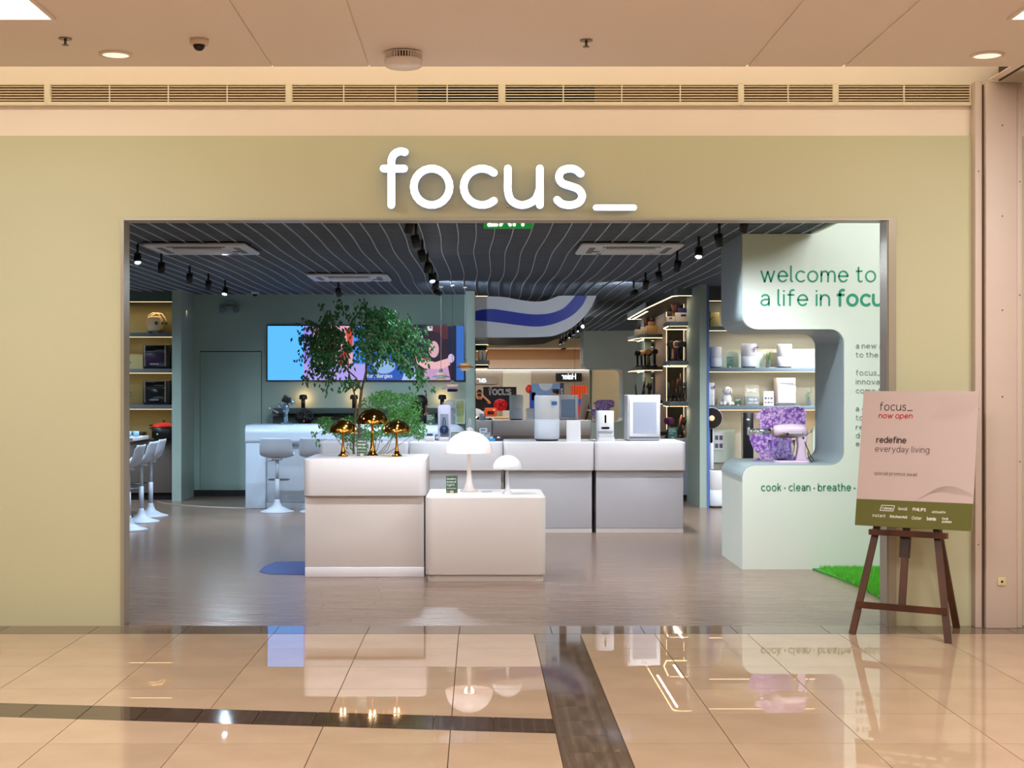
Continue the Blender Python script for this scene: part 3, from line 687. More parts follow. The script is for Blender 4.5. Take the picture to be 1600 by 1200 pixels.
# ---------------------------------------------------------------- bar stools
stool_m = mat('stool_grey', (176, 184, 196), .45); 
def make_stool(label, group, loc, rz):
    t = thing('bar_stool', label, 'stool', loc, rz, group)
    MB().lathe([(.215,0),(.21,.012),(.13,.035),(.06,.075),(.036,.13),(.031,.16)], n=32).build('base', stool_m, t)
    MB().cyl((0,0,.15), .029, .27, 16).build('lower_pole', stool_m, t)
    MB().cyl((0,0,.42), .023, .26, 16).build('upper_pole', stool_m, t)
    fr = MB(); fr.tube([(.0,-.02,.40),(-.12,-.10,.40),(-.13,-.20,.40),(.0,-.235,.40),(.13,-.20,.40),(.12,-.10,.40),(.0,-.02,.40)], .009, 8, False); fr.build('footrest', mat('footrest_metal', (130, 138, 148), .3, metal=.8), t)
    MB().tube([(.03,0,.655),(.12,.01,.645),(.155,.015,.615)], .006, 6).build('lever', stool_m, t)
    # bucket shell: profile from front lip over the seat up the back, user faces -y
    pr = cr([(-.17,.722),(-.14,.712),(-.05,.695),(.03,.700),(.09,.735),(.125,.80),(.145,.87),(.16,.945)], 3)
    nU = len(pr); nV = 12; vs = []; th = .014
    for lay in (0, 1):
        for i, (yy, zz) in enumerate(pr):
            a = pr[max(i-1,0)]; b = pr[min(i+1,nU-1)]; tx, tz = b[0]-a[0], b[1]-a[1]; l = math.hypot(tx,tz); ny, nz = tz/l, -tx/l
            u = i/(nU-1); wd = .20+.012*math.sin(u*PI)
            e = 1.0
            if u < .12: e = .80+.2*math.sqrt(u/.12)
            if u > .90: e = .88+.12*math.sqrt((1-u)/.10)
            for j in range(nV+1):
                v = -1+2*j/nV; cup = .035*abs(v)**3.0*(1 if u < .95 else .6)
                x = v*wd*e; o_ = th*lay
                vs.append((x, yy-ny*(cup)+ny*o_, zz-nz*(cup)+nz*o_))
    N = nU*(nV+1); fs = []
    for i in range(nU-1):
        for j in range(nV):
            a = i*(nV+1)+j; fs += [(a,a+1,a+nV+2,a+nV+1), (N+a,N+a+nV+1,N+a+nV+2,N+a+1)]
    for i in range(nU-1):
        for j in (0, nV):
            a = i*(nV+1)+j; fs.append((a,a+nV+1,N+a+nV+1,N+a))
    for j in range(nV):
        for i in (0, nU-1):
            a = i*(nV+1)+j; fs.append((a,a+1,N+a+1,N+a))
    MB().add(vs, fs, True).build('seat_shell', stool_m, t)
    MB().cyl((0,0,.66), .07, .03, 16).build('seat_mount', stool_m, t)
    return t
# at the bar: they face the counter (+y), backs to the viewer
st = make_stool('grey bucket bar stool standing free at the left end of the marble bar', 'bar stools at the marble bar', (XX(434,18.35), 18.30, 0), PI)
dup(st, (XX(495,18.35), 18.30, 0), PI, 'grey bar stool at the marble bar partly hidden by the gold lamp plinth')
dup(st, (XX(575,18.35), 18.30, 0), PI, 'grey bar stool at the marble bar seen between the gold lamps')
# tall table on the left with its stools facing left
sl = ['grey bar stool at the tall white table, nearest the entrance', 'grey bar stool at the tall white table, second from the entrance', 'grey bar stool at the tall white table, third from the entrance', 'grey bar stool at the tall white table, farthest from the entrance']
for (x, y), L_ in zip(((-3.92,15.25),(-3.90,16.0),(-3.98,16.95),(-4.04,17.7)), sl): dup(st, (x, y, 0), -PI/2, L_, 'bar stools at the tall white table')
for (x, y), L_ in zip(((-5.75,16.6),(-5.75,17.8)), ('grey bar stool behind the tall table legs, nearer one', 'grey bar stool behind the tall table legs, farther one')): dup(st, (x, y, 0), PI/2, L_, 'bar stools on the far side of the tall table')
for c in st.children_recursive: pass
t = thing('tall_table', 'tall white bar table at the left edge of the opening', 'table', (-4.75, 16.4, 0))
MB().prism(rrect(-.60,.58,-1.9,1.8,.04), 0.93, .975).build('tabletop', white_matt, t, bevel=.006)
MB().box(-.30, -.18, -1.5, -1.3, 0, .93).build('leg', white_gloss, t); MB().box(-.30, -.18, 1.3, 1.5, 0, .93).build('leg', white_gloss, t)
MB().box(-.28, .34, -1.6, 1.6, .84, .93).build('apron', mat('apron_grey', (120, 130, 142), .5), t)

# ---------------------------------------------------------------- shelf wall at the far left
t = thing('shelf_unit', 'lit grey shelf unit with olive backing at the far left', 'shelf', (-5.2, 20.2, 0))
SL = -.93+.0; x0, x1 = -1.4, .93
for y_, n_ in ((519,'a'),(576,'b'),(633,'c')):
    z = ZZ(y_, 20.0); s_ = MB().box(x0, x1, 0, .40, z-.058, z).build('shelf_board', shelf_dark, t)
    led('led_strip', x0, x1, .012, z-.059, s_, strip_lo)
z = ZZ(470, 20.0); s_ = MB().box(x0, x1, .0, .4, z, CH+.02).build('header', mat('header_green', (84, 104, 98), .7), t); led('led_strip', x0, x1, .01, z, s_, strip_lo)
MB().box(x0, x1, 0, .40, 0.10, ZZ(687,20)-.02).build('base_cabinet', mat('cabinet_taupe', (96, 84, 78), .6), t, bevel=.003)
MB().box(x0, x1, -.01, .40, ZZ(687,20)-.02, ZZ(687,20)).build('worktop', mat('worktop_dark', (66, 62, 62), .4), t)
MB().box(x0, x1, .05, .40, 0, .10).build('kick_board', dark_void, t)
area('shelf_lamp', (-5.0, 20.35, 2.66), (math.radians(25), 0, 0), 1.8, .03, 2.4, (1, .72, .38))
for z in (2.30, 1.79, 1.26): area('shelf_lamp', (-5.0, 20.30, z-.03), (math.radians(25), 0, 0), 1.6, .02, 1.8, (1, .74, .42))

# ---------------------------------------------------------------- hair dryer bay: curved shelves against a side panel
pinkw = mat('pale_pink_timber', (206, 178, 160), .5, var=.06, vs=3)
t = thing('mirror_bay_shelving', 'curved grey shelves with warm light strips holding hair dryers before the mirror', 'shelf', (2.7, 21.0, 0))
pan = MB().box(.375, .405, -1.05, .66, .86, CH).build('side_panel', pinkw, t)
MB().box(.372, .378, .645, .66, .9, CH-.1).build('edge_light', strip_warm, pan)
def edge_strip(z, pts, parent):
    m_ = MB()
    for i in range(len(pts)-1):
        a = Vector((*pts[i],0)); b = Vector((*pts[i+1],0)); d = (b-a).normalized(); n_ = Vector((-d.y, d.x, 0))*.014
        vs = [a, b, b+n_, a+n_]; m_.add([(v.x,v.y,z) for v in vs]+[(v.x,v.y,z-.009) for v in vs], [(0,1,2,3),(4,5,6,7),(0,1,5,4),(1,2,6,5),(2,3,7,6),(3,0,4,7)])
    return m_.build('led_strip', strip_warm, parent)
canopy = [(.375,-1.4),(.0,-1.4),(-.05,-1.37),(-.07,-1.3),(-.07,1.62),(.375,1.62)]
c_ = MB().prism(canopy, CH-.10, CH+.1).build('canopy', shelf_dark, t); edge_strip(CH-.10, [(.0,-1.39),(-.045,-1.36),(-.065,-1.29),(-.065,1.6)][::-1], c_); led('led_strip', -.0, .375, -1.39, CH-.10, c_)
HZ = []
for k, y_ in enumerate((502.5, 564, 628)):
    z = ZZ(y_, 19.95); HZ.append(z)
    poly = [(.375,-1.05),(-.06,-1.05),(-.09,-1.0),(-.06,-.3),(.03,.12),(.375,.12)]
    b_ = MB().prism(poly, z-.06, z).build('shelf_board', shelf_blue, t, bevel=.003)
    led('led_strip', -.06, .372, -1.045, z-.06, b_); edge_strip(z-.06, [(-.085,-1.0),(-.055,-.3),(.035,.115),(.372,.115)][::-1], b_)
MB().box(-.15, .40, -.95, .66, .08, .86).build('base_cabinet', mat('cabinet_blue_grey', (136, 142, 154), .5), t, bevel=.004)
MB().box(-.12, .38, -.90, .64, 0, .08).build('kick_board', dark_void, t)
for z in HZ: area('shelf_lamp', (2.80, 20.3, z-.072), (0,0,0), .03, .9, 2.0, (1, .80, .58))
area('shelf_lamp', (2.72, 20.9, CH-.115), (0,0,0), .03, 2.2, 4, (1, .80, .58))

# small shelf unit left of the mirror
t = thing('corner_shelf_unit', 'small lit shelf ends beside the pale fin left of the mirror', 'shelf', (0, 21.3, 0))
for k, y_ in enumerate((503.5, 531.5, 563)):
    z = ZZ(y_, 21.2); b_ = MB().box(-.06, XX(765,21.2)-.03*(k==1), -.2, .5, z-.065, z).build('shelf_board', shelf_blue, t, bevel=.003)
    led('led_strip', -.055, .12, -.19, z-.066, b_); led('led_strip', .11, .135, .0, z-.066, b_)
z = ZZ(463, 21.2); b_ = MB().box(-.06, XX(766,21.2), -.2, .5, z, z+.06).build('shelf_board', shelf_dark, t); led('led_strip', -.055, .12, -.19, z-.001, b_)
area('shelf_lamp', (.03, 21.3, z-.02), (0,0,0), .03, .3, .9, (1, .8, .58))

# ---------------------------------------------------------------- wave fascia before the mirror
ZF = 21.0
def fp(pts): return [(XX(740+x/7.5, ZF), ZZ(440+y/7.5, ZF)) for x, y in pts]
top = cr(fp([(10,178),(120,174),(240,175),(360,181),(480,203),(590,222),(700,233),(800,231),(880,215),(950,185),(1000,165)]), 3)+fp([(1440,165)])
bot = cr(fp([(1440,168),(1400,262),(1330,370),(1230,478),(1120,560),(1000,615),(900,642),(700,652),(450,655),(180,655),(10,655)]), 3)
t = thing('wave_fascia', 'white wavy fascia board with a dark blue stripe above the mirror', 'panel', (XX(840,ZF), ZF, 0))
ox = XX(840,ZF)
MB().prism([(x-ox, z) for x, z in top+bot], 0, .03, 'y').build('board', mat('fascia_white', (206, 208, 218), .5), t)
up = cr(fp([(20,345),(120,325),(240,322),(400,345),(600,375),(750,385),(900,370),(1040,320),(1130,240),(1190,165)]), 4)
lo = cr(fp([(20,455),(160,465),(180,468),(350,487),(500,508),(700,527),(850,518),(1000,475),(1150,400),(1270,285),(1330,165)]), 4)
m_ = MB(); n = 36
def samp(c, t_): 
    f = t_*(len(c)-1); i = min(int(f), len(c)-2); u = f-i; return (c[i][0]*(1-u)+c[i+1][0]*u-ox, c[i][1]*(1-u)+c[i+1][1]*u)
vs = []
for i in range(n+1):
    a = samp(up, i/n); b = samp(lo, i/n); vs += [(a[0],-.004,a[1]),(b[0],-.004,b[1]),(a[0],.0,a[1]),(b[0],.0,b[1])]
m_.add(vs, [(4*i,4*i+1,4*i+5,4*i+4) for i in range(n)]+[(4*i,4*i+2,4*i+6,4*i+4) for i in range(n)]+[(4*i+1,4*i+3,4*i+7,4*i+5) for i in range(n)])
m_.build('blue_stripe', mat('stripe_blue', (18, 44, 158), .4), t)

# ---------------------------------------------------------------- the welcome wall: thick S-shaped slab with a tunnel niche
WY = 12.55; WD = 1.06
def wp(x, y): return (XX(x, WY), ZZ(y, WY))
r_ = 22*WY/F
xl, xn, xR = XX(1160,WY), XX(1319,WY), 5.2
zt, zl, zb = 3.7, ZZ(514.5,WY), ZZ(727,WY)
def ar(cx, cz, r, a0, a1, n=8): return [(cx+r*math.cos(math.radians(a0+(a1-a0)*i/n)), cz+r*math.sin(math.radians(a0+(a1-a0)*i/n))) for i in range(n+1)]
poly = [(xl, CH-.005)]
poly += ar(xl+r_*1.1, zl+r_*1.1, r_*1.1, 180, 270)             # lower left corner of the upper block
poly += ar(xn-r_, zl-r_, r_, 90, 0)                            # upper right corner of the niche
poly += ar(xn-r_, zb+r_, r_, 0, -90)                           # lower right corner of the niche
poly += ar(xl+r_*.95, zb-r_*.95, r_*.95, 90, 180)              # upper left corner of the lower block
poly += [(xl, 0), (xR, 0), (xR, zt), (2.915, zt), (2.915, CH-.005)]
t = thing('welcome_wall', 'pale mint S-shaped feature wall with green welcome lettering and an open niche', 'feature wall', (xl, WY, 0))
o = MB().prism([(x-xl, z) for x, z in poly], 0, WD, 'y').build('slab', mint, t)
bm = bmesh.new(); bm.from_mesh(o.data)
bmesh.ops.triangulate(bm, faces=[f for f in bm.faces if len(f.verts) > 4]); bm.to_mesh(o.data); bm.free()
tunnel = mat('tunnel_grey', (160, 178, 182), .35, metal=.1, var=.02)
lin_ = MB(); seq = poly[:-5]                    # thin grey metal lining that follows the open edge
seq = [(x-xl, z) for x, z in seq]
for i in range(len(seq)-1):
    a, b = seq[i], seq[i+1]; dx, dz = b[0]-a[0], b[1]-a[1]; l = math.hypot(dx,dz)
    if l < 1e-6: continue
nn = []
for i in range(len(seq)):
    a = seq[max(i-1,0)]; b = seq[min(i+1,len(seq)-1)]; dx, dz = b[0]-a[0], b[1]-a[1]; l = math.hypot(dx,dz) or 1; nn.append((dz/l, -dx/l))
vs = []
for s0 in (0, 1):
    for (x, z), (nx, nz) in zip(seq, nn): vs += [(x+nx*(.002+.004*s0), .012, z+nz*(.002+.004*s0)), (x+nx*(.002+.004*s0), WD+.004, z+nz*(.002+.004*s0))]
M_ = len(seq)*2; fs = []
for i in range(len(seq)-1):
    fs += [(2*i,2*i+1,2*i+3,2*i+2), (M_+2*i,M_+2*i+1,M_+2*i+3,M_+2*i+2)]
    fs += [(2*i,2*i+2,M_+2*i+2,M_+2*i), (2*i+1,2*i+3,M_+2*i+3,M_+2*i+1)]
# the lining must sit on the outer side of the slab: choose the side facing the open air
lin_.add([(x, y, z) for x, y, z in vs], fs); o2 = lin_.build('edge_lining', tunnel, t)
gt = MB()
def wt(s, x, y, xh, sw, wpx, m, name, gap=.40):
    """lettering on the welcome wall, px units at the wall plane"""
    k = WY/F; mb = text_mb(s, xh*k, sw*k, 0.003, wpx*k if wpx else None, gap)
    mb.v = [(a+XX(x,WY)-xl, b-.0035, c_+ZZ(y,WY)) for a, b, c_ in mb.v]; mb.build(name, m, t)
wt('welcome to', 1188, 440, 16.3, 2.6, 181, green_text, 'welcome_lettering')
wt('a life in', 1188, 477, 16.3, 2.6, 109, green_text, 'welcome_lettering')
wt('focus', 1307, 477, 16.3, 4.2, 90, green_text, 'welcome_lettering')
for s, y_ in (('a new approach',544),('to the retail space',558),('focus_ is where',586),('innovations',600),('come together',614),('a concept',642),('to create',656),('recharge and',671),('delight your',684),('each moment',697)):
    wt(s, 1337, y_, 5.3, 1.05, None, grey_text, 'paragraph_lettering', .5)
wt('cook * clean * breathe * explore', 1189, 766.5, 7.6, 1.5, 202, mat('green_lettering_dull', (60, 140, 116), .6), 'slogan_lettering', .46)
# recessed light in the underside of the niche
MB().cyl((XX(1232,WY)-xl,.5,zl-.004), .06, .003, 20).build('niche_downlight', mat('lens_pale', (226, 240, 244), .3, emit=1.5), t)

# turf
tb = MB().prism([(3.0,10.6),(3.02,11.4),(2.96,12.0),(2.9,12.53),(6.1,12.53),(6.1,9.79),(3.06,9.79)], .0, .014)
turf = tb.build('turf_base', mat('turf_base', (58, 140, 44), .9), None); tag(turf, 'bright green artificial grass patch at the foot of the welcome wall', 'artificial grass', None, 'stuff')
gb = MB(); R_ = random.Random(3); vs = []; fs = []
for i in range(26000):
    x = R_.uniform(2.95, 4.0); y = R_.uniform(10.4, 12.53)
    if x < 3.0-max(0,(y-11.4))*.05: continue
    a = R_.uniform(0, 2*PI); h = R_.uniform(.025,.042); l = R_.uniform(-.014,.014); l2 = R_.uniform(-.014,.014); w_ = .0028
    o = len(vs); vs += [(x-w_*math.cos(a),y-w_*math.sin(a),.012),(x+w_*math.cos(a),y+w_*math.sin(a),.012),(x+l,y+l2,.012+h)]; fs.append((o,o+1,o+2))
g_ = gb.add(vs, fs).build('grass_blades', mat('turf_blade', (96, 190, 56), .8, var=.3, vs=9), turf); g_['kind'] = 'stuff'

# ---------------------------------------------------------------- shelf wall on the right, seen through the niche
SY = 19.35
t = thing('shelf_unit', 'blue-grey lit shelf unit with stone backing seen through the niche', 'shelf', (4.2, SY, 0))
a_, b_ = XX(1107,SY)-4.2, XX(1300,SY)-4.2+.25
MB().box(a_, b_+.5, .42, .45, 0, CH+.1).build('backing', stone_back, t)
RZ = []
for y_ in (510, 574.5, 634):
    z = ZZ(y_, SY); RZ.append(z); s_ = MB().box(a_, b_, 0, .42, z-.055, z).build('shelf_board', shelf_blue, t, bevel=.002); led('led_strip', a_, b_, .006, z-.056, s_)
z = ZZ(470, SY); s_ = MB().box(a_, b_, 0, .42, z, CH+.02).build('header', shelf_dark, t); led('led_strip', a_, b_, .006, z, s_)
for z in [2.74]+RZ: area('shelf_lamp', (4.0, SY+.10, z-.075), (math.radians(20),0,0), 1.5, .02, 2.4, (1, .90, .76))
MB().prism([(a_+.03,RZ[1]),(a_+.35,RZ[1])]+ar(a_+.35+.0,RZ[1],.24,0,90,8), .40, .415, 'y').build('arch_inset', mat('arch_mint', (206, 222, 208), .6), t)
MB().box(-.42, -.31, .395, .41, RZ[1]-.0, RZ[1]+.22).build('inset_panel', mat('arch_mint', (206, 222, 208), .6), t)
MB().box(b_-.42, b_-.02, .395, .41, RZ[2]-.7, RZ[2]-.28).build('inset_panel', mat('arch_mint', (206, 222, 208), .6), t)
MB().prism([(b_-.75, RZ[2]-.06)]+ar(b_-.75, RZ[2]-.06, .42, 0, -90, 10), .39, .41, 'y').build('arch_inset', mat('arch_tan', (206, 186, 150), .6), t)
MB().box(a_+.02, a_+.42, .39, .41, .55, 1.0).build('inset_panel', mat('arch_mint', (206, 222, 208), .6), t)

# ---------------------------------------------------------------- easel with the promo poster
t = thing('display_easel', 'dark brown wooden easel standing before the shopfront', 'easel', (2.66, 9.12, 0), math.atan2(-.33, .51))
# local frame: x along the poster to the right, y away from the viewer
wl = .50; 
def bar(p, q, w_, d_): 
    p = Vector(p); q = Vector(q); t_ = (q-p).normalized(); u = Vector((1,0,0)) if abs(t_.x) < .9 else Vector((0,0,1)); u = (u-t_*u.dot(t_)).normalized(); v = t_.cross(u)
    vs = [p+u*a*w_/2+v*b*d_/2 for a,b in ((-1,-1),(1,-1),(1,1),(-1,1))]+[q+u*a*w_/2+v*b*d_/2 for a,b in ((-1,-1),(1,-1),(1,1),(-1,1))]
    return MB().add([tuple(x) for x in vs], [(0,3,2,1),(4,5,6,7),(0,1,5,4),(1,2,6,5),(2,3,7,6),(3,0,4,7)])
lean = .21
def lp(x, z, dy=0): return (x, lean*z-.0+dy, z)
bar(lp(-.305,0), lp(-.09,1.30,.02), .042, .022).build('front_leg', walnut, t)
bar(lp(.305,0), lp(.09,1.30,.02), .042, .022).build('front_leg', walnut, t)
bar(lp(-.285,.19,-.014), lp(.285,.19,-.014), .042, .02).build('crossbar', walnut, t)
bar(lp(.0,.19,.012), lp(.0,1.42,.012), .044, .022).build('mast', walnut, t)
bar(lp(-.225,.655,-.03), lp(.27,.655,-.03), .035, .045).build('ledge', walnut, t)
bar((.20,.60,0), lp(.05,1.28,.04), .042, .022).build('rear_leg', walnut, t)
bar(lp(-.005,.50,.02), lp(-.005,.64,.02), .06, .04).build('clamp', mat('clamp_dark', (46, 26, 18), .4), t)
# poster
pt = thing('promo_poster', 'pale pink poster board with olive footer resting on the wooden easel', 'poster', (2.66, 9.12, 0), math.atan2(-.33, .51))
pw, ph = .742, .89
M_ = Matrix.Translation((0, 0, 0)) @ Matrix.Rotation(-math.atan(lean), 4, 'X')
sl_ = math.hypot(.675, .675*lean)
def pl(m_): m_.v = [(x, y-.045, z+sl_+.01) for x, y, z in m_.v]; return m_.xform(M_)
pxo = .052
pl(MB().box(pxo-pw/2, pxo+pw/2, -.004, .004, 0, ph)).build('board', mat('poster_pink', (192, 172, 168), .55, var=.02), pt)
pl(MB().box(pxo-pw/2, pxo+pw/2, -.0052, -.0041, 0, .172)).build('footer', mat('poster_olive', (92, 92, 30), .55), pt)
hp = ph/208.
def ptext(s, x, y, xh, sw, width, m, shear=0, gap=.4):
    # x,y px on the unrolled poster (177 x 208), y down
    k = pw/177; m_ = text_mb(s, xh*k, sw*k, 0, width*k if width else None, gap, shear)
    m_.v = [(a+pxo-pw/2+x*k, b-.0056, c+ph-y*hp) for a, b, c in m_.v]; pl(m_).build('lettering', m, pt)
ptext('focus_', 27, 30, 8.6, 1.25, 52, brown_text); ptext('now open', 26, 42, 5.6, 1.3, 53, red_text, .12)
ptext('redefine', 25, 80, 6.2, 1.7, 47, brown_text); ptext('everyday living', 24, 94, 6.2, 1.0, 84, mat('brown_soft', (104, 82, 74), .6))
ptext('special promos await', 25, 130, 3.8, .55, 67, mat('brown_soft', (104, 82, 74), .6))
for s, x, y, xh, sw, wd in (('levoit',66,182,3.2,.55,14),('PHILIPS',88,182,3.0,.75,20),('BIOSYNTH',117,184,2.2,.5,20),
                       ('instant',27,194,3.2,.55,20),('KitchenAid',54,194,2.6,.7,26),('Oster',87,195,3.2,.6,15),('bamix',110,195,3.4,.8,14),('louis',133,193,2.4,.55,9),('poulsen',133,197.5,2.4,.55,14)):
    ptext(s, x, y, xh, sw, wd, white_text, .15 if s == 'Oster' else 0)
fr = MB(); k = pw/177
for (xa, ya, xb, yb) in ((40,176,60,176),(60,176,58,184),(58,184,38,184),(38,184,40,176)):
    ribbon(fr, [((xa*k), -ya*hp), (xb*k, -yb*hp)], .45*k, 0, 0, lambda x, y, z: (x+pxo-pw/2, -.0056, z+ph))
pl(fr).build('logo_outline', white_text, pt)
ptext('Coleman', 41, 182, 2.6, .55, 16, white_text, .1)
fr = MB()
for j in range(14):           # fine wave lines printed on the corners
    ribbon(fr, [((112+4.5*j+10*math.sin(u*.35+j*.08))*k, -(6+u*3.4-.0*j)*hp) for u in range(0, 12)], .13*k, 0, 0, lambda x, y, z: (x+pxo-pw/2, -.0054, z+ph))
for j in range(12):
    ribbon(fr, [((90+j*3+u*5.2)*k, -(168-16*math.sin((u+j*.4)*.2)-j*.8)*hp) for u in range(0, 12)], .13*k, 0, 0, lambda x, y, z: (min(x, pw-.01)+pxo-pw/2, -.0054, z+ph))
pl(fr).build('wave_print', mat('wave_line', (172, 150, 144), .6), pt)['kind'] = 'stuff'
# ================================================================== PRODUCTS
def emat(name, col, s=1.0):
    return mat(name, (5,5,5), .5, emit=s, ecol=col, var=0)
def lamp(name, label, loc, D, H, m, group=None, inner=None, watts=0, col=(1,.85,.6), bead=None):
    """mushroom lamp: hemispherical shade on a trumpet foot; D shade diameter, H height"""
    t = thing(name, label, 'lamp', loc, 0, group); R = D/2
    sh = H-R*.93
    MB().lathe([(R,sh),(R*1.0,sh+.004)]+[(R*math.cos(math.radians(a)), sh+.004+R*.90*math.sin(math.radians(a))) for a in range(6, 90, 6)]+[(.0001,H)]
               +[(.0001,H-.006)]+[((R-.006)*math.cos(math.radians(a)), sh+.002+(R-.006)*.90*math.sin(math.radians(a))) for a in range(84, 0, -6)]+[(R-.006,sh)], n=48, cap=False).build('shade', m, t)
    MB().lathe([(R*.38,.0),(R*.38,.006),(R*.30,.016),(R*.22,sh*.10),(R*.14,sh*.26),(R*.095,sh*.45),(R*.075,sh*.75),(R*.085,sh*1.0),(R*.10,sh+R*.25)], n=32).build('foot', m, t)
    MB().cyl((0,0,H-.002), R*.03, .012, 10).build('finial', m, t)
    MB().lathe([(.0001,sh+R*.12),(R*.45,sh+R*.13),(R*.52,sh+R*.2),(R*.3,sh+R*.45)], n=24).build('reflector', inner or m, t)
    if watts:
        l = bpy.data.lights.new('bulb', 'POINT'); l.energy = watts; l.color = col; l.shadow_soft_size = R*.2
        o = bpy.data.objects.new('bulb', l); COL.objects.link(o); o.location = (loc[0], loc[1], loc[2]+sh+R*.06)
    return t
zA, zB, zC = .99, .691, .99
goldin = mat('gold_inner', (250, 180, 70), .25, metal=.6, emit=.25, var=0)
lamp('gold_table_lamp', 'small polished gold mushroom lamp, leftmost of the three', P(536,713,12.42), .236, .315, gold, 'gold mushroom lamps', goldin, 1.3)
lamp('gold_table_lamp', 'large polished gold mushroom lamp in the middle of the three', P(582,712.5,12.62), .285, .415, gold, 'gold mushroom lamps', goldin, 1.5)
lamp('gold_table_lamp', 'small polished gold mushroom lamp, rightmost of the three', P(620,713,12.42), .236, .315, gold, 'gold mushroom lamps', goldin, 1.3)
opal = mat('opal_shade', (236, 222, 222), .2, emit=.22, ecol=(255,238,232), var=0)
lampw = mat('opal_foot', (238, 232, 232), .18, var=0)
o = lamp('white_table_lamp', 'large white mushroom lamp glowing on the low white plinth', P(733,768,12.42), .412, .525, opal, None, opal, 1.2)
o = lamp('white_table_lamp', 'small glossy white mushroom lamp right of the large one', P(793,772,12.14), .25, .33, mat('white_gloss_lamp', (226, 228, 234), .12), None, None, 0)
for o in list(COL.objects):
    if o.name.startswith('white_table_lamp'):
        for c in o.children:
            if c.name.startswith('foot') and len(o.name) == 16: c.data.materials[0] = lampw
for (x, y, z) in ((.06,12.55,zB+.002), (-1.2+.28,12.75,zA+.002)):
    pass
t = MB().tube([(0,0,.004),(.06,-.03,.004),(.12,-.02,.004),(.15,.05,.004),(.13,.12,.004)], .004, 6).build('lamp_cord', mat('cord_cream', (220, 200, 180), .5), None, (-.90, 12.62, zA)); tag(t, 'pale cord curling from the large gold lamp foot', 'cord')
t = MB().cyl((0,0,0), .045, .006, 24).build('wireless_charger', grey_plastic, None, tuple(P(760,770,12.35).xy)+(zB,)); tag(t, 'thin round grey disc lying between the two white lamps', 'charger')

def card(label, loc, w_, h_, lines, m=card_green, rz=0, foot=True, group=None, xh=None):
    t = thing('sign_card', label, 'sign', loc, rz, group)
    MB().box(-w_/2, w_/2, -.004, .004, .004, h_).build('board', m, t)
    n = len(lines)
    for i, (s, k) in enumerate(lines):
        xx = xh or w_*.11
        tm = text_mb(s, xx*k, xx*k*.24, 0, min(w_*.8, len(s)*xx*k*1.2)); tm.v = [(x-w_*.42, y-.0046, z+h_*(.78-.17*i)) for x, y, z in tm.v]; tm.build('lettering', white_text, t)
    if foot: MB().box(-w_*.14, w_*.14, -.02, .014, 0, h_*.16).build('stand_clip', mat('clip_beige', (206, 186, 160), .5), t)
    return t
card('dark green sign card standing before the large gold lamp', P(565.5,713,12.35), .086, .158, [('take a',1),('little light',1),('with you',1),('portable lamps',.45),('for any room',.45)])
card('dark green sign card left of the large white lamp', P(706,771,12.2), .098, .15, [('modern',1),('icons of',1),('light',1),('table lamps in glass',.45),('and steel',.45)])
card('small green sign card left of the white lamp dome, on the counter', (XX(712,15.8), 15.85, zC), .10, .10, [('hear',1),('every',1),('note',1)])

def round_purifier(name, label, loc, r, h, group=None, panel=False, m=white_plastic):
    t = thing(name, label, 'air purifier', loc, 0, group)
    MB().lathe([(r*.86,.0),(r*.9,.004),(r*.9,h*.035)], n=32).build('base', black_plastic, t)
    MB().lathe([(r*.9,h*.035),(r*.975,h*.05),(r,h*.075),(r,h*.47)], n=40).build('intake_sleeve', mat('intake_grey', (206, 210, 220), .6), t)
    MB().lathe([(r*.985,h*.47),(r*.985,h*.475),(r,h*.48),(r,h*.95),(r*.975,h*.975),(r*.93,h*.985),(r*.8,h*.985),(r*.78,h*.97)], n=40).build('upper_body', m, t)
    MB().lathe([(r*.78,h*.97),(r*.76,h*.992),(.0001,h*.996)], n=32).build('top_vent', mat('vent_slate', (60, 74, 92), .5), t)
    tm = text_mb('aura', r*.09, r*.02, 0, r*.3); tm.v = [(x-r*.15, -r*1.002, z+h*.84) for x, y, z in tm.v]
    return t
round_purifier('air_purifier', 'large white cylindrical air purifier on the middle counter, before the mirror', (XX(854.5,16), 16.0, zC), .14, .515)
b_ = thing('ribbon_tag', 'small blue tag tied to the top of the large round purifier', 'tag', (XX(866,15.86), 15.85, zC+.42))
MB().box(-.03, .03, -.006, 0, -.02, .02).build('tag_board', mat('tag_blue', (50, 110, 180), .5), b_); MB().tube([(-.03,0,.02),(-.05,.02,.03),(-.06,.04,.045)], .002, 4).build('tag_string', mat('tag_blue', (50, 110, 180), .5), b_)
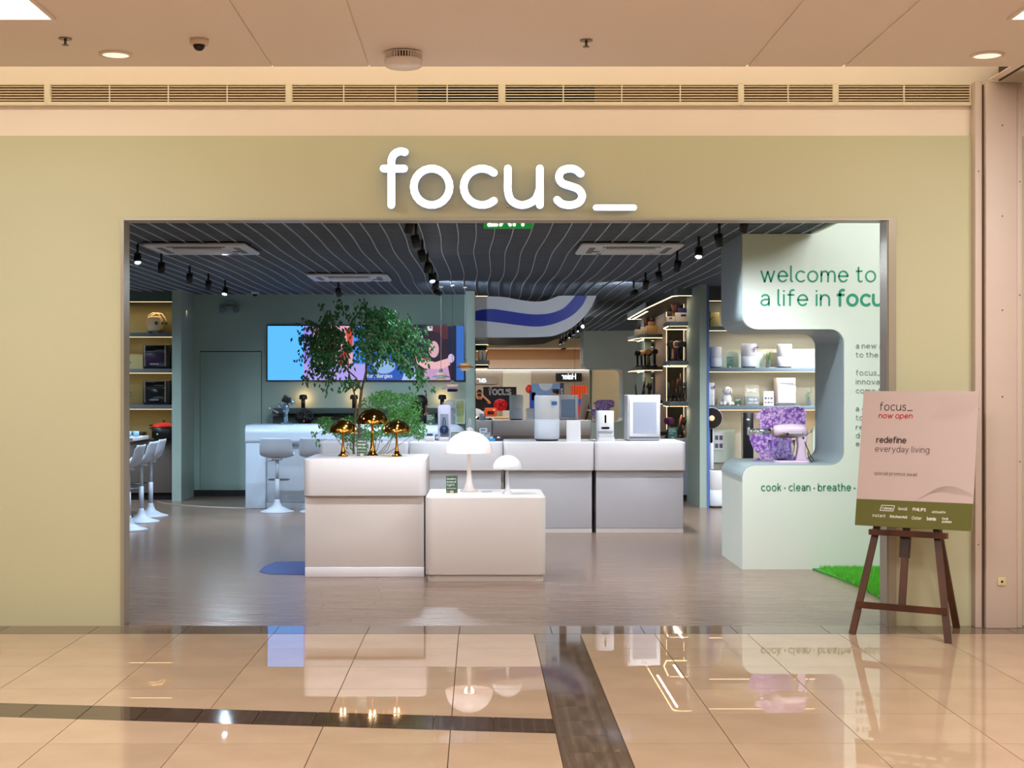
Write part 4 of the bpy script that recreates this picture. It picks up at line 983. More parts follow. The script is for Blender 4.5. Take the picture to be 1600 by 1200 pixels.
def box_purifier(label, loc, w_, h_, d_, rz=0, m=white_plastic, gm=None):
    t = thing('air_purifier', label, 'air purifier', loc, rz)
    gm = gm or mat('grille_lilac', (176, 182, 200), .6)
    MB().prism(rrect(-w_/2,w_/2,0,d_,.03), .012, h_).build('body', m, t, bevel=.006)
    MB().prism(rrect(-w_*.46,w_*.46,h_*.09,h_*.985,.02), -.012, .0, 'y').build('front_cover', m, t, bevel=.005)
    g = MB().prism(rrect(-w_*.36,w_*.36,h_*.17,h_*.85,.01), -.0145, -.0115, 'y').build('grille', gm, t)
    dots = MB(); nx, nz = 22, 28
    for i in range(nx):
        for j in range(nz):
            x = (-.34+.68*(i+.5*(j%2))/nx)*w_; z = h_*(.18+.66*j/nz); s_ = w_*.0085
            dots.add([(x-s_,-.0149,z),(x,-.0149,z-s_),(x+s_,-.0149,z),(x,-.0149,z+s_)], [(0,1,2,3)])
    k = dots.build('perforations', mat('perf_grey', (120, 126, 146), .7), g); k['kind'] = 'stuff'
    MB().box(-w_*.44, w_*.44, .01, d_-.01, 0, .013).build('foot', mat('foot_grey', (120, 124, 134), .5), t)
    MB().box(-w_*.46, w_*.46, -.006, .0, h_*.055, h_*.085).build('shadow_gap', mat('gap_slate', (90, 98, 114), .6), t)
    tm = text_mb('purify', h_*.014, h_*.005, 0, w_*.14); tm.v = [(x-w_*.07, -.0125, z+h_*.92) for x, y, z in tm.v]; tm.build('lettering', mat('perf_grey', (120, 126, 146), .7), t)
    back = MB().prism(rrect(-w_*.38,w_*.38,h_*.12,h_*.82,.02), d_-.001, d_+.006, 'y').build('rear_grille', mat('rear_blue', (140, 156, 184), .6), t)
    return t
box_purifier('large square white air purifier at the right end of the counters', (XX(1007,15.95), 15.95, zC), .375, .51, .22, math.radians(8))
# pet feeder
t = thing('pet_feeder', 'white automatic pet feeder beside the square air purifier', 'pet feeder', (XX(946,15.9), 15.9, zC))
MB().prism(rrect(-.098,.098,0,.19,.045), .0, .335).build('body', white_plastic, t, bevel=.01)
MB().box(-.085, .085, -.012, .0, .10, .115).build('chute_lip', mat('feeder_grey', (150, 158, 172), .5), t)
MB().prism(rrect(-.010,.010,.20,.29,.0095), -.002, .001, 'y').build('window', black_gloss, t)
MB().prism(rrect(-.045,.045,.135,.157,.010), -.002, .001, 'y').build('control_bar', black_gloss, t)
MB().prism(rrect(-.088,.088,-.05,.02,.03), .045, .07).build('bowl', mat('feeder_bowl', (206, 208, 214), .4), t)
MB().prism(rrect(-.098,.098,-.055,.02,.03), .0, .045).build('bowl_base', white_plastic, t)
# leaflet stand
t = thing('leaflet_stand', 'plain white folded leaflet standing on the counter between the appliances', 'leaflet', (XX(896,15.85), 15.8, zC))
MB().add([(-.077,0,0),(.077,0,0),(.077,.03,.235),(-.077,.03,.235)], [(0,1,2,3)]).add([(-.077,.07,0),(.077,.07,0),(.077,.032,.235),(-.077,.032,.235)], [(0,1,2,3)]).build('sheet', white_plastic, t)
# headphone display
t = thing('headphone_display', 'lilac white display tower holding dark blue headphones', 'display', (XX(694,15.9), 15.9, zC))
MB().prism(rrect(-.072,.072,.0,.40,.03), .06, .09, 'y').build('back_panel', mat('panel_lilac', (206, 200, 222), .4), t, bevel=.004)
MB().box(-.052, .052, -.04, .05, 0, .045).build('base_block', white_gloss, t, bevel=.003)
MB().box(-.044, .046, .03, .045, .045, .30).build('stand_plate', mat('panel_grey', (150, 158, 176), .4), t)
nb = mat('headphone_navy', (24, 46, 78), .35)
h = MB().lathe([(.048,-.018),(.052,-.008),(.052,.012),(.03,.02)], (0,-.0,.125), 24, True, 'y').build('ear_cup', nb, t)
MB().lathe([(.03,-.021),(.0001,-.023)], (0,0,.125), 20, True, 'y').build('cup_cover', mat('headphone_blue', (40, 66, 100), .3), h)
MB().tube([(-.012,.01,.17),(-.014,.012,.22),(-.006,.014,.262),(.006,.014,.262),(.014,.012,.22),(.012,.01,.17)], .005, 8).build('headband', nb, t)
t = thing('white_headphones', 'white headphones hanging on a slim stand beside the pale fin', 'headphones', (XX(734,16.2), 16.2, zC))
MB().lathe([(.05,0),(.05,.008),(.012,.012),(.01,.09)], n=20).build('stand', white_plastic, t)
MB().lathe([(.043,-.014),(.046,0),(.046,.014),(.02,.018)], (0,0,.10), 20, True, 'y').build('ear_cup', white_plastic, t)
MB().lathe([(.020,-.017),(.0001,-.018)], (0,0,.10), 16, True, 'y').build('cup_cover', grey_plastic, t)
MB().tube([(-.01,0,.14),(-.01,0,.22),(0,0,.25),(.01,0,.22),(.01,0,.14)], .006, 8).build('headband', white_plastic, t)
t = thing('charging_case', 'white box with a dark rounded speaker on top', 'speaker', (XX(671.5,15.8), 15.8, zC))
MB().box(-.048, .048, -.04, .05, 0, .06).build('box', white_gloss, t, bevel=.003)
MB().prism(rrect(-.035,.035,-.02,.03,.018), .06, .088).build('speaker_body', mat('speaker_slate', (52, 60, 76), .5), t, bevel=.006)
for i, (x, y_, w_, h_, c, L_, n_) in enumerate(((683,16.1,.05,.07,(120,132,150),'small grey box between the speaker and the headphone display','grey_box'),(752,15.95,.055,.075,(208,216,226),'small pale instant camera left of the round purifier','instant_camera'),
        (761,16.15,.07,.09,(150,160,172),'grey compact camera on a clear stand left of the round purifier','compact_camera'),(755,16.35,.09,.13,(196,206,216),'pale boxed gadget behind the small cameras','gadget_box'))):
    t = thing(n_, L_, 'camera' if 'camera' in n_ else 'box', (XX(x, y_), y_, zC))
    MB().box(-w_/2, w_/2, -.02, .03, .0, h_).build('body', mat(n_+'_m', c, .4), t, bevel=.006)
    MB().lathe([(w_*.28,-.012),(w_*.28,0),(w_*.2,.002)], (0,-.022,h_*.5), 16, True, 'y').build('lens_ring', grey_plastic if i else white_plastic, t)
    MB().box(-w_*.3, w_*.3, -.022, -.019, h_*.8, h_*.9).build('label_strip', mat('strip_slate', (80,96,116), .5), t)
for x, y_, c, L_ in ((768,15.85,(44,150,210),'bright blue toy-like gadget lying on the counter edge'),(779,15.95,(40,44,56),'black and white gadget beside the blue one')):
    t = thing('gadget', L_, 'gadget', (XX(x,y_), y_, zC)); MB().prism(rrect(-.04,.04,-.03,.03,.012), 0, .03).build('body', mat('gad%d' % x, c, .3), t, bevel=.004)
    MB().cyl((0,0,.03), .018, .016, 14).build('dial', white_plastic, t); MB().box(.03, .055, -.01, .01, .004, .018).build('plug', black_plastic, t)

# on the bar counter: gimbal machine, cards, glass dome, box
bz = 1.09
t = thing('chrome_stand_machine', 'chrome tripod machine with black tilted head at the left of the bar', 'machine', (XX(446,19.0), 19.05, bz))
ch2 = mat('chrome_blue', (160, 190, 210), .2, metal=.9, var=0)
for a in (200, 320, 90, 20): MB().tube([(0,0,.03),(.10*math.cos(math.radians(a)),.10*math.sin(math.radians(a)),.006)], .008, 6).build('foot', ch2, t)
MB().cyl((0,0,.02), .028, .20, 16, r2=.024).build('column', ch2, t)
MB().lathe([(.03,.16),(.045,.19),(.05,.24),(.03,.27)], n=16).build('collar', ch2, t)
o = MB().box(-.05, .05, -.04, .04, -.045, .05).build('head', black_plastic, t, (.005,0,.33), (0,.45,0), bevel=.01)
o = MB().cyl((0,0,-.03), .03, .06, 14).build('motor', ch2, t, (.085,0,.29), (0,1.2,0)); o = MB().cyl((0,0,-.03), .026, .05, 14).build('motor', ch2, t, (-.09,0,.25), (0,-.6,0))
o = MB().box(-.075, .075, -.012, .012, -.012, .012).build('lever', chrome, t, (-.165,0,.19), (0,.5,0), bevel=.004)
t = thing('black_box', 'black box standing on the bar beside the long-haired person', 'box', (XX(645,19.1), 19.2, bz)); MB().box(-.06, .06, -.03, .05, 0, .12).build('carton', mat('carton_navy', (20,30,46), .5), t, bevel=.003); MB().box(-.05,.05,-.034,-.030,.07,.085).build('label_band', grey_plastic, t)
card('green sign card on the bar right of the long-haired person', (XX(673,19), 19.0, bz), .11, .14, [('brew',1),('your day',1),('better',.8)])
t = thing('glass_dome', 'clear rounded glass dome with a brown jar at the right end of the bar', 'glass dome', (XX(702,19.1), 19.35, bz))
gd = mat('dome_glass', (206, 222, 236), .1, alpha=.32)
MB().lathe([(.125,.0),(.125,.20)]+[(.125*math.cos(math.radians(a)), .20+.125*math.sin(math.radians(a))) for a in range(10, 90, 10)]+[(.0001,.325)], n=32, cap=False).build('dome', gd, t)
MB().lathe([(.05,.0),(.052,.01),(.052,.13),(.045,.14),(.045,.18),(.0001,.182)], n=20).build('jar', mat('jar_brown', (110, 100, 76), .3), t)
t = thing('framed_print', 'yellow green framed print leaning at the right end of the bar', 'picture', (XX(719,19.2), 19.3, bz))
MB().box(-.065, .065, 0, .015, 0, .33).build('frame', mat('frame_pale', (186, 198, 200), .4), t); MB().box(-.052, .052, -.003, 0, .02, .31).build('print', streak_mat('print_yellow', (104, 128, 84), (176, 180, 110), .5, (8, 1, 12)), t)
# black mushroom lamps on the wall shelf
sz = ZZ(646,20.6)+.076
blk = mat('lamp_black', (18, 18, 20), .35)
def blamp(x, label):
    t = thing('black_table_lamp', label, 'lamp', (XX(x,20.7), 20.72, sz), 0, 'black lamps on the wall shelf')
    MB().cyl((0,0,0), .03, .15, 18).build('stem', blk, t)
    MB().lathe([(.058,.125),(.058,.165),(.05,.185),(.03,.193),(.0001,.194)], n=24, cap=False).build('shade', blk, t)
    MB().cyl((0,0,.002), .034, .006, 18).build('base', blk, t)
    l = bpy.data.lights.new('bulb', 'POINT'); l.energy = 1.6; l.color = (1, .5, .18); l.shadow_soft_size = .012
    o = bpy.data.objects.new('bulb', l); COL.objects.link(o); o.location = (XX(x,20.7), 20.80, sz+.145)
blamp(473.5, 'small black mushroom lamp at the left of the wall shelf, behind the chrome machine')
blamp(553, 'small black mushroom lamp in the middle of the wall shelf, behind the tree')
blamp(691, 'small black mushroom lamp at the right of the wall shelf, above the glass dome')

# screens
t = thing('video_screen', 'left wall screen showing pale blue and a figure in orange', 'television', (XX(496,YB), YB-.05, ZZ(551.5,YB)), 0, 'pair of wall screens')
k = YB/F
def tv(t, x0, x1, ox, shapes, tx=None):
    MB().box((x0-ox)*k, (x1-ox)*k, -.0, .05, -44*k, 44*k).build('bezel', mat('bezel_navy', (8, 14, 34), .3), t)
    for i, (nm, c, s, pts) in enumerate(shapes):
        mb = MB(); q = [((x-ox)*k, -.002-.0009*i, -(y-551.5)*k) for x, y in pts]
        mb.add(q, [tuple(range(len(q)))]); o = mb.build(nm, emat('screen_%d_%d_%d' % c, c, s), t)
        bm = bmesh.new(); bm.from_mesh(o.data); bmesh.ops.triangulate(bm, faces=bm.faces); bm.to_mesh(o.data); bm.free()
def rc(x0, y0, x1, y1): return [(x0,y0),(x1,y0),(x1,y1),(x0,y1)]
def el(cx, cy, rx, ry, n=18, a0=0): return [(cx+rx*math.cos(2*PI*i/n), cy+ry*math.sin(2*PI*i/n)) for i in range(n)]
tv(t, 417.5, 572, 496, [
 ('picture', (78,160,246), 1.55, rc(419,509.5,571,594)), ('picture_field', (150,140,240), 1.0, rc(475,509.5,571,594)), ('picture_field', (232,176,196), .9, rc(490,509.5,556,570)),
 ('picture_field', (60,140,250), 1.0, rc(552,509.5,571,570)), ('picture_field', (176,160,236), 1.0, rc(475,569,571,594)), ('picture_field', (110,200,190), .9, rc(490,548,508,566)),
 ('picture_jacket', (214,72,40), .9, [(540,516),(549,512),(552,520),(551,545),(545,553),(532,556),(530,551),(541,543),(543,530)]), ('picture_jacket', (190,90,50), .8, [(529,552),(544,553),(546,570),(528,572)]),
 ('picture_trousers', (206,210,236), .9, [(512,552),(527,550),(530,571),(506,572)]), ('picture_hand', (214,40,120), .8, el(534,555,5,4)), ('picture_face', (196,128,108), .8, el(534,530,6,8)), ('picture_hair', (50,24,20), .5, el(533,523,8,5))])
t = thing('video_screen', 'right wall screen showing a person hugging a long-haired child', 'television', (XX(649,YB), YB-.05, ZZ(551.5,YB)), 0, 'pair of wall screens')
tv(t, 572.5, 726.5, 649, [
 ('picture', (34,24,40), .8, rc(574,509.5,725,594)), ('picture_field', (40,90,190), .9, rc(574,540,640,594)), ('picture_field', (96,44,50), .7, rc(664,509.5,705,530)), ('picture_field', (18,22,60), .8, rc(700,509.5,714,594)),
 ('picture_field', (52,110,200), .9, rc(713,509.5,725,594)), ('picture_field', (150,190,240), .9, el(600,572,18,12)), ('picture_field', (176,206,250), .9, [(628,594),(640,560),(648,572),(652,594)]),
 ('picture_hair', (52,22,44), .7, [(662,530),(672,517),(686,520),(697,540),(706,560),(709,594),(690,594),(684,560),(676,552)]), ('picture_face', (228,178,190), .9, el(678,546,8,13)),
 ('picture_shirt', (206,160,206), .9, [(664,580),(676,572),(700,572),(704,594),(660,594)]), ('picture_arm', (240,186,190), .95, [(649,556),(660,560),(680,566),(700,560),(704,570),(690,577),(664,576),(652,568)]),
 ('picture_mouth', (190,20,50), .8, el(668,560,5,1.6)), ('picture_highlight', (236,220,244), .9, rc(668,510,676,517)), ('picture_shoulder', (220,196,230), .9, el(705,560,5,7)), ('picture_shadow', (26,20,60), .7, rc(574,509.5,664,538))])
tm = text_mb('for Allergies', 3.6*k, .95*k, 0, 40*k); tm.v = [(x+(573.5-649)*k, y-.02, z-(590-551.5)*k) for x, y, z in tm.v]; tm.build('caption', emat('screen_text', (220,226,240), .9), t)

# pendants
def pendant(label, x, y, Z, R, cols, cordx=None):
    t = thing('pendant_lamp', label, 'pendant lamp', (XX(x,Z), Z, ZZ(y,Z)), 0, 'tiered pendant lamps'); H = CH-ZZ(y,Z)
    MB().cyl((0,0,.10), .003, H-.10, 6).build('cord', mat('cord_%s' % cols[3], (180,186,190) if cols[3] == 'pale' else (40,44,60), .5), t)
    MB().cyl((0,0,H-.02), .03, .02, 14).build('canopy', white_plastic, t)
    MB().lathe([(.02,.10),(.026,.06),(.03,.055)], n=16).build('socket', mat('socket_grey', (120,124,128), .4), t)
    MB().lathe([(.07*R/.12,.045),(.055*R/.12,.02),(.05*R/.12,.01)], n=28, cap=False).build('top_shade', cols[0], t)
    MB().lathe([(R,-.012),(R*.98,-.004),(R*.55,.014),(R*.42,.016)], n=36, cap=False).build('middle_shade', cols[1], t)
    MB().lathe([(R*.42,-.052),(R*.52,-.035),(R*.45,-.012),(R*.36,.0)], n=28, cap=False).build('bottom_shade', cols[2], t)
    MB().ball((0,0,-.012), .028, 12).build('bulb', emat('bulb_warm', (255,226,180), 2.2), t)
cw = mat('shade_pearl', (214, 196, 176), .3, emit=.25, ecol=(255,226,190)); cop = mat('shade_copper', (206, 130, 60), .25, metal=.6); nv = mat('shade_navy', (40, 50, 96), .35); gy = mat('shade_grey', (130, 140, 146), .35)
pendant('pearl grey tiered pendant lamp, left one of the three', 689, 588, 19.2, .125, (cw, gy, cw, 'pale'))
pendant('navy blue tiered pendant lamp, lowest of the three', 707, 606, 18.9, .14, (cw, mat('shade_mauve', (150, 120, 130), .35), nv, 'dark'))
pendant('copper brimmed tiered pendant lamp, highest of the three', 726.5, 573, 19.3, .125, (mat('shade_brass', (226, 180, 110), .3, emit=.2, ecol=(255,220,160)), cop, cw, 'pale'))

# ---------------------------------------------------------------- left shelves
zl_ = [ZZ(519,20.0), ZZ(576,20.0), ZZ(633,20.0), ZZ(687,20.0)]
t = thing('retro_heater', 'cream rounded portable appliance with two loop handles on the top left shelf', 'appliance', (XX(241,20.35), 20.38, zl_[0]))
cream = mat('cream_shell', (220, 196, 160), .35)
MB().prism(rrect(-.10,.10,.022,.24,.05), -.05, .13, 'y').build('body', cream, t, bevel=.02)
MB().lathe([(.026,-.006),(.026,0),(.0001,.001)], (.035,-.053,.14), 20, True, 'y').build('dial', mat('dial_brown', (110,84,72), .4), t)
for dx in (0, .045): MB().tube([(-.10+dx*.6,-.02+dx,.19),(-.08+dx*.6,-.02+dx,.25),(-.02+dx,-.02+dx,.285),(.05+dx,-.02+dx,.275),(.10+dx,-.02+dx,.21),(.11+dx,-.02+dx,.14)], .008, 8).build('handle', cream, t)
for dx in (0, .045): MB().ball((.112+dx,-.02+dx,.14), .018, 10).build('knob', black_plastic, t)
for sx in (-.07, .07): MB().box(sx-.02, sx+.02, -.03, .1, 0, .025).build('foot', mat('foot_brown', (60,48,44), .5), t)
def fryer(label, x, z, win):
    t = thing('air_fryer_oven', label, 'oven', (XX(x,20.3), 20.3, z), 0, 'glass fronted air fryer ovens')
    MB().box(-.19, .19, -.0, .22, .012, .345).build('body', black_plastic, t, bevel=.014)
    MB().box(-.17, .13, -.012, .0, .255, .33).build('control_panel', black_gloss, t, bevel=.003)
    MB().box(-.17, .13, -.014, .0, .035, .245).build('door', win, t, bevel=.003)
    for sx in (-.168, .122): MB().box(sx, sx+.02, -.018, -.011, .035, .33).build('side_trim', mat('trim_steel', (150,130,110), .25, metal=.8), t)
    MB().box(-.08, .04, -.035, -.014, .06, .078).build('handle', mat('trim_grey', (140,136,140), .3, metal=.7), t)
    MB().box(-.165, .125, -.017, -.014, .238, .246).build('door_rail', chrome, t)
    MB().box(-.18, .18, .01, .2, 0, .014).build('foot', black_plastic, t)
    return t
fryer('black glass fronted air fryer oven on the second left shelf', 244, zl_[1], mat('oven_glass_a', (44, 34, 52), .1))
fryer('black glass fronted air fryer oven on the third left shelf', 244, zl_[2], mat('oven_glass_b', (22, 24, 26), .08))
t = thing('slow_cooker', 'black slow cooker with a bright red lid on the left worktop', 'cooker', (XX(256,20.15), 20.15, zl_[3]))
MB().lathe([(.13,0),(.165,.03),(.17,.165),(.155,.175)], n=32).build('pot', black_plastic, t)
MB().lathe([(.172,.175),(.165,.185),(.13,.215),(.06,.235),(.0001,.24)], n=32).build('lid', mat('lid_red', (206, 24, 18), .25), t)
MB().lathe([(.012,.238),(.026,.262),(.0001,.266)], n=16).build('lid_knob', black_plastic, t)
for z in (.155, .195): MB().box(-.20, -.16, -.02, .02, z-.01, z+.01).build('side_handle', black_plastic, t)
MB().lathe([(.016,-.012),(.0001,-.013)], (-.05,-.168,.075), 14, True, 'y').build('knob', mat('knob_green', (160,170,130), .4), t)
t = thing('grill_pan', 'dark low grill pan on the left worktop behind the table', 'pan', (XX(214,20.15), 20.2, zl_[3])); MB().box(-.14, .10, -.1, .1, 0, .10).build('body', mat('pan_brown', (44,28,22), .5), t, bevel=.01); MB().box(-.2, -.14, -.015, .015, .07, .09).build('handle', black_plastic, t)
def vase_plant(label, loc, h, n=9, m=leaf_mid, vase=True):
    t = thing('plant_in_glass', label, 'plant', loc)
    if vase:
        MB().lathe([(.026,.002),(.034,.02),(.032,.07),(.022,.10),(.026,.115)], n=20, cap=False).build('vase', mat('vase_glass', (190, 214, 216), .05, trans=.85, ior=1.15), t)
    R_ = random.Random(int(loc[0]*1000)); lf = MB(); stm = MB()
    for i in range(n):
        a = R_.uniform(0, 2*PI); r = R_.uniform(.01,.05); z = R_.uniform(.45,1)*h; x, y = r*math.cos(a), r*math.sin(a)*.6
        stm.tube([(0,0,.02),(x*.4,y*.4,z*.6),(x,y,z)], .0018, 4)
        s_ = R_.uniform(.016,.028); b = R_.uniform(0,2*PI); dx, dz = math.cos(b)*s_, math.sin(b)*s_
        lf.add([(x,y,z),(x+dx*.5-dz*.4,y-.004,z+dz*.5+dx*.4),(x+dx,y,z+dz),(x+dx*.5+dz*.4,y+.004,z+dz*.5-dx*.4)], [(0,1,2,3)])
    stm.build('stems', mat('stem_green', (70, 96, 50), .6), t)['kind'] = 'stuff'; lf.build('leaves', m, t)['kind'] = 'stuff'
    return t
vase_plant('dark sprig at the cut-off edge of the third left shelf', (XX(201,20.3), 20.3, zl_[2]), .2, 9, leaf_dark, False)
vase_plant('dark sprig at the cut-off edge of the second left shelf', (XX(199.5,20.3), 20.3, zl_[1]), .13, 6, leaf_dark, False)
t = thing('serving_board', 'white serving tray with blue tinted glasses on the tall table', 'tray', (XX(208,17.2), 17.2, .975))
MB().box(-.14, .09, -.12, .12, 0, .02).build('tray', white_plastic, t, bevel=.004)
for dx, dy in ((-.05,0),(.02,.03),(.05,-.05)): MB().lathe([(.026,.02),(.03,.022),(.032,.085)], (dx,dy,0), 14).build('glass', mat('glass_blue', (150,190,220), .1), t)

# ---------------------------------------------------------------- hair dryers and styling tools
def dryer(label, loc, rz, head, body, group, nz=1):
    t = thing('hair_dryer', label, 'hair dryer', loc, rz, group)
    MB().lathe([(.05,0),(.045,.01),(.012,.05)], n=16).build('stand', black_plastic, t)
    o = MB().cyl((0,0,.03), .017, .19, 14, r2=.02).build('handle', body, t, None, (.18,0,0))
    h = MB().lathe([(.046,-.07),(.05,-.06),(.05,.04),(.04,.055),(.022,.06)], (0,-.02,.245), 22, True, 'y').build('barrel', head, t)
    MB().lathe([(.036,-.073),(.0001,-.07)], (0,-.02,.245), 18, True, 'y').build('nozzle', body, h)
    MB().tube([(0,.03,.04),(.04,.05,.01),(.07,.03,.005)], .004, 5).build('cord', black_plastic, t)
    return t
dk = mat('tool_black', (22, 20, 22), .35); org = mat('tool_orange', (214, 96, 50), .35); bei = mat('tool_beige', (206, 170, 130), .4); pur = mat('tool_plum', (84, 40, 80), .35); slate = mat('tool_slate', (70, 80, 92), .35); bro = mat('tool_brown', (96, 56, 50), .4)
gz = 'hair dryers on the middle mirror-bay shelf'
def HX(x, Z): return XX(x, Z)
for x, Z, hd, bd, L_ in ((1047,20.55,dk,dk,'black hair dryer, first on the shelf beside the mirror'),(1056,20.5,bei,pur,'beige headed hair dryer with plum handle'),(1064,20.45,dk,dk,'black hair dryer between the beige one and the rightmost'),(1073,20.4,dk,dk,'rightmost tall black hair dryer on the shelf'),(1051,21.1,org,bei,'orange ended hair dryer facing the mirror'),(1062,21.15,slate,dk,'slate hair dryer at the back of the shelf facing the mirror')):
    dryer(L_, (XX(x,Z), Z, HZ[1]), 0 if Z < 21 else PI, hd, bd, gz)
def iron(label, loc, h, m, tilt, group):
    t = thing('styling_iron', label, 'styling iron', loc, 0, group)
    MB().lathe([(.045,0),(.04,.012),(.016,.05)], n=14).build('stand', black_plastic, t)
    MB().cyl((0,0,.02), .014, h*.5, 12).build('handle', dk, t, None, (0,tilt,0))
    MB().cyl((0,0,.02+h*.5), .012, h*.5-.02, 12).build('barrel', m, t, None, (0,tilt,0))
    MB().tube([(-.02,0,.02),(-.045,.01,.06),(-.03,.01,.12)], .003, 5).build('cord', dk, t)
    return t
gi = 'styling irons on the lower mirror-bay shelf'
for x, Z, h, m, tl, L_ in ((1047,20.5,.27,slate,-.1,'dark styling brush nearest the mirror'),(1054,20.55,.33,bro,.15,'brown barrel curling iron leaning right'),(1061,20.45,.40,bro,.06,'tallest copper brown curling iron'),(1067,20.6,.30,dk,.12,'black styling iron behind the round grey dryer'),(1052,21.15,.30,bro,-.05,'curling iron at the back facing the mirror')):
    iron(L_, (XX(x,Z), Z, HZ[2]), h, m, tl, gi)
dryer('round slate grey hair dryer at the right of the styling irons', (XX(1073,20.4), 20.4, HZ[2]), 0, slate, dk, None)
for x, Z, h, m, tl, L_ in ((1049,20.4,.30,bro,-.2,'brown curling iron low on the bay cabinet, leaning left'),(1056,20.45,.34,mat('tool_rose', (196,130,110), .4),.25,'rose coloured styling iron behind the teal card'),(1063,20.4,.33,dk,.3,'black straightener leaning right behind the teal card')):
    iron(L_, (XX(x,Z), Z, .86), h, m, tl, 'styling irons on the bay cabinet')
dryer('dark plum hair dryer at the left end of the bay cabinet', (XX(1043,20.35), 20.35, .86), .6, pur, pur, None)
dryer('dark hair dryer at the right of the bay cabinet tools', (XX(1066,20.7), 20.7, .86), .2, dk, bro, None)
card('teal sign card before the styling tools on the bay cabinet', (XX(1051,20.2), 20.2, .86), .125, .16, [('style',1),('in colour',1),('tools',.7)], mat('card_teal', (60, 118, 118), .5))
def basket(label, loc, w_, h_, m, inner):
    t = thing('storage_basket', label, 'basket', loc)
    q = [(-w_/2*.92,0),(w_/2*.92,0),(w_/2,h_),(-w_/2,h_)]
    MB().prism(q, -.06, .06, 'y').build('tub', m, t, bevel=.006)
    MB().prism(rrect(-w_*.17,w_*.17,h_*.62,h_*.84,.01), -.0635, -.058, 'y').build('grip_hole', mat('grip_dark', (60,56,66), .6), t)
    MB().box(-w_*.3, w_*.25, -.03, .03, h_, h_+.07).build('contents', inner, t, bevel=.008)
    return t
wb = mat('basket_white', (222, 208, 190), .5)
basket('small cream basket holding a dark brown pouch on the upper bay shelf', (XX(1047,20.6), 20.6, HZ[0]), .13, .10, wb, mat('pouch_brown', (50,30,30), .6))
basket('large cream basket holding a blue box on the upper bay shelf', (XX(1067,20.5), 20.5, HZ[0]), .22, .15, wb, mat('box_blue', (30,50,110), .5))
basket('light wooden basket at the back of the upper bay shelf near the mirror', (XX(1055,21.2), 21.25, HZ[0]), .2, .13, mat('basket_wood', (220,180,130), .5), mat('pouch_tan', (170,130,90), .6))
t = thing('dried_plant', 'reddish brown dried plant standing behind the baskets', 'plant', (XX(1056,20.85), 20.85, HZ[0])); R_ = random.Random(5); a_ = MB()
for i in range(60):
    an = R_.uniform(0,2*PI); r = R_.uniform(0,.07); a_.tube([(0,0,.05),(r*.5*math.cos(an),r*.5*math.sin(an),.16),(r*math.cos(an),r*math.sin(an),R_.uniform(.2,.31))], .003, 4, True, .006)
a_.build('sprigs', mat('dried_brown', (92,52,46), .8), t)['kind'] = 'stuff'; MB().lathe([(.03,0),(.035,.03),(.028,.08)], n=14).build('pot', mat('pot_tan', (150,120,90), .6), t)
# corner shelf items
for k, (y_, L_, c) in enumerate(((503.5,'cream rounded bowl on the top shelf end left of the mirror',(226,206,178)),(563,'clear tumbler group on the lowest shelf end left of the mirror',(214,214,210)))):
    z = ZZ(y_, 21.2); t = thing('bowl' if k == 0 else 'tumblers', L_, 'bowl' if k == 0 else 'glassware', (XX(753,21.2), 21.25, z))
    if k == 0: MB().lathe([(.05,0),(.085,.05),(.10,.13),(.095,.14),(.075,.06),(.0001,.02)], n=24, cap=False).build('vessel', mat('bowl_cream', c, .4), t); MB().box(-.03,.03,-.10,-.098,.10,.115).build('label_band', org, t)
    else:
        for dx in (-.03, .03): MB().lathe([(.02,0),(.026,.005),(.028,.14)], (dx,0,0), 14).build('tumbler', mat('tumbler', (206,206,204), .15), t)
        MB().tube([(.06,0,0),(.065,0,.07),(.085,0,.11)], .006, 5).build('sprig', mat('dried_brown', (92,52,46), .8), t)

# ---------------------------------------------------------------- right shelves
S2 = 19.5
def onshelf(x, i): return (XX(x,S2), S2, RZ[i])
gp = 'round white purifiers on the niche shelves'
round_purifier('air_purifier', 'small white round purifier beside the blue-edged fin, on the upper niche shelf', onshelf(1118,1), .082, .285, gp)
round_purifier('air_purifier', 'white round purifier with a ribbon tag, middle of the upper niche shelf', onshelf(1170,1), .104, .33, gp)
round_purifier('air_purifier', 'white round purifier right of the potted sprig on the upper niche shelf', onshelf(1225.5,1), .102, .325, gp)
for x, i, L_ in ((1181,1,'small pink and blue tag on the middle round purifier'),(1113.5,2,'small pink tag on the slim white purifier')):
    z = RZ[i]+(.26 if i == 1 else .24); t = thing('ribbon_tag', L_, 'tag', (XX(x,S2-.1), S2-.12, z)); MB().box(-.03,.03,-.004,0,-.02,.02).build('tag_board', mat('tag_lilac', (190,160,190), .5), t); MB().ball((.02,-.004,.02), .014, 8).build('charm', mat('tag_blue2', (110,150,200), .5), t)
card('green sign card between two round purifiers on the upper niche shelf', onshelf(1140.5,1), .085, .15, [('cleaner',1),('air',1),('for all',.8)], mat('card_teal2', (54, 104, 92), .5))
vase_plant('leafy sprig in a small glass on the upper niche shelf', onshelf(1200,1), .21, 22)
t = thing('name_card', 'tiny white card lying before the potted sprig', 'card', (XX(1207,19.4), 19.42, RZ[1])); MB().box(-.035,.035,-.02,.02,0,.008).build('stock', white_plastic, t); MB().box(-.03,.03,-.021,-.02,.002,.006).build('print_line', grey_plastic, t)
t = thing('yellow_clock_box', 'pale yellow box with a dark twig before it on the topmost niche shelf', 'box', onshelf(1117,0)); MB().box(-.06,.065,.02,.1,0,.20).build('box', mat('box_yellow', (206,190,120), .6), t, bevel=.004)
MB().tube([(-.075,0,0),(-.08,0,.1),(-.075,0,.22)], .004, 5).tube([(-.08,0,.08),(-.04,0,.12),(-.01,0,.13)], .004, 5).build('twig', black_plastic, t)
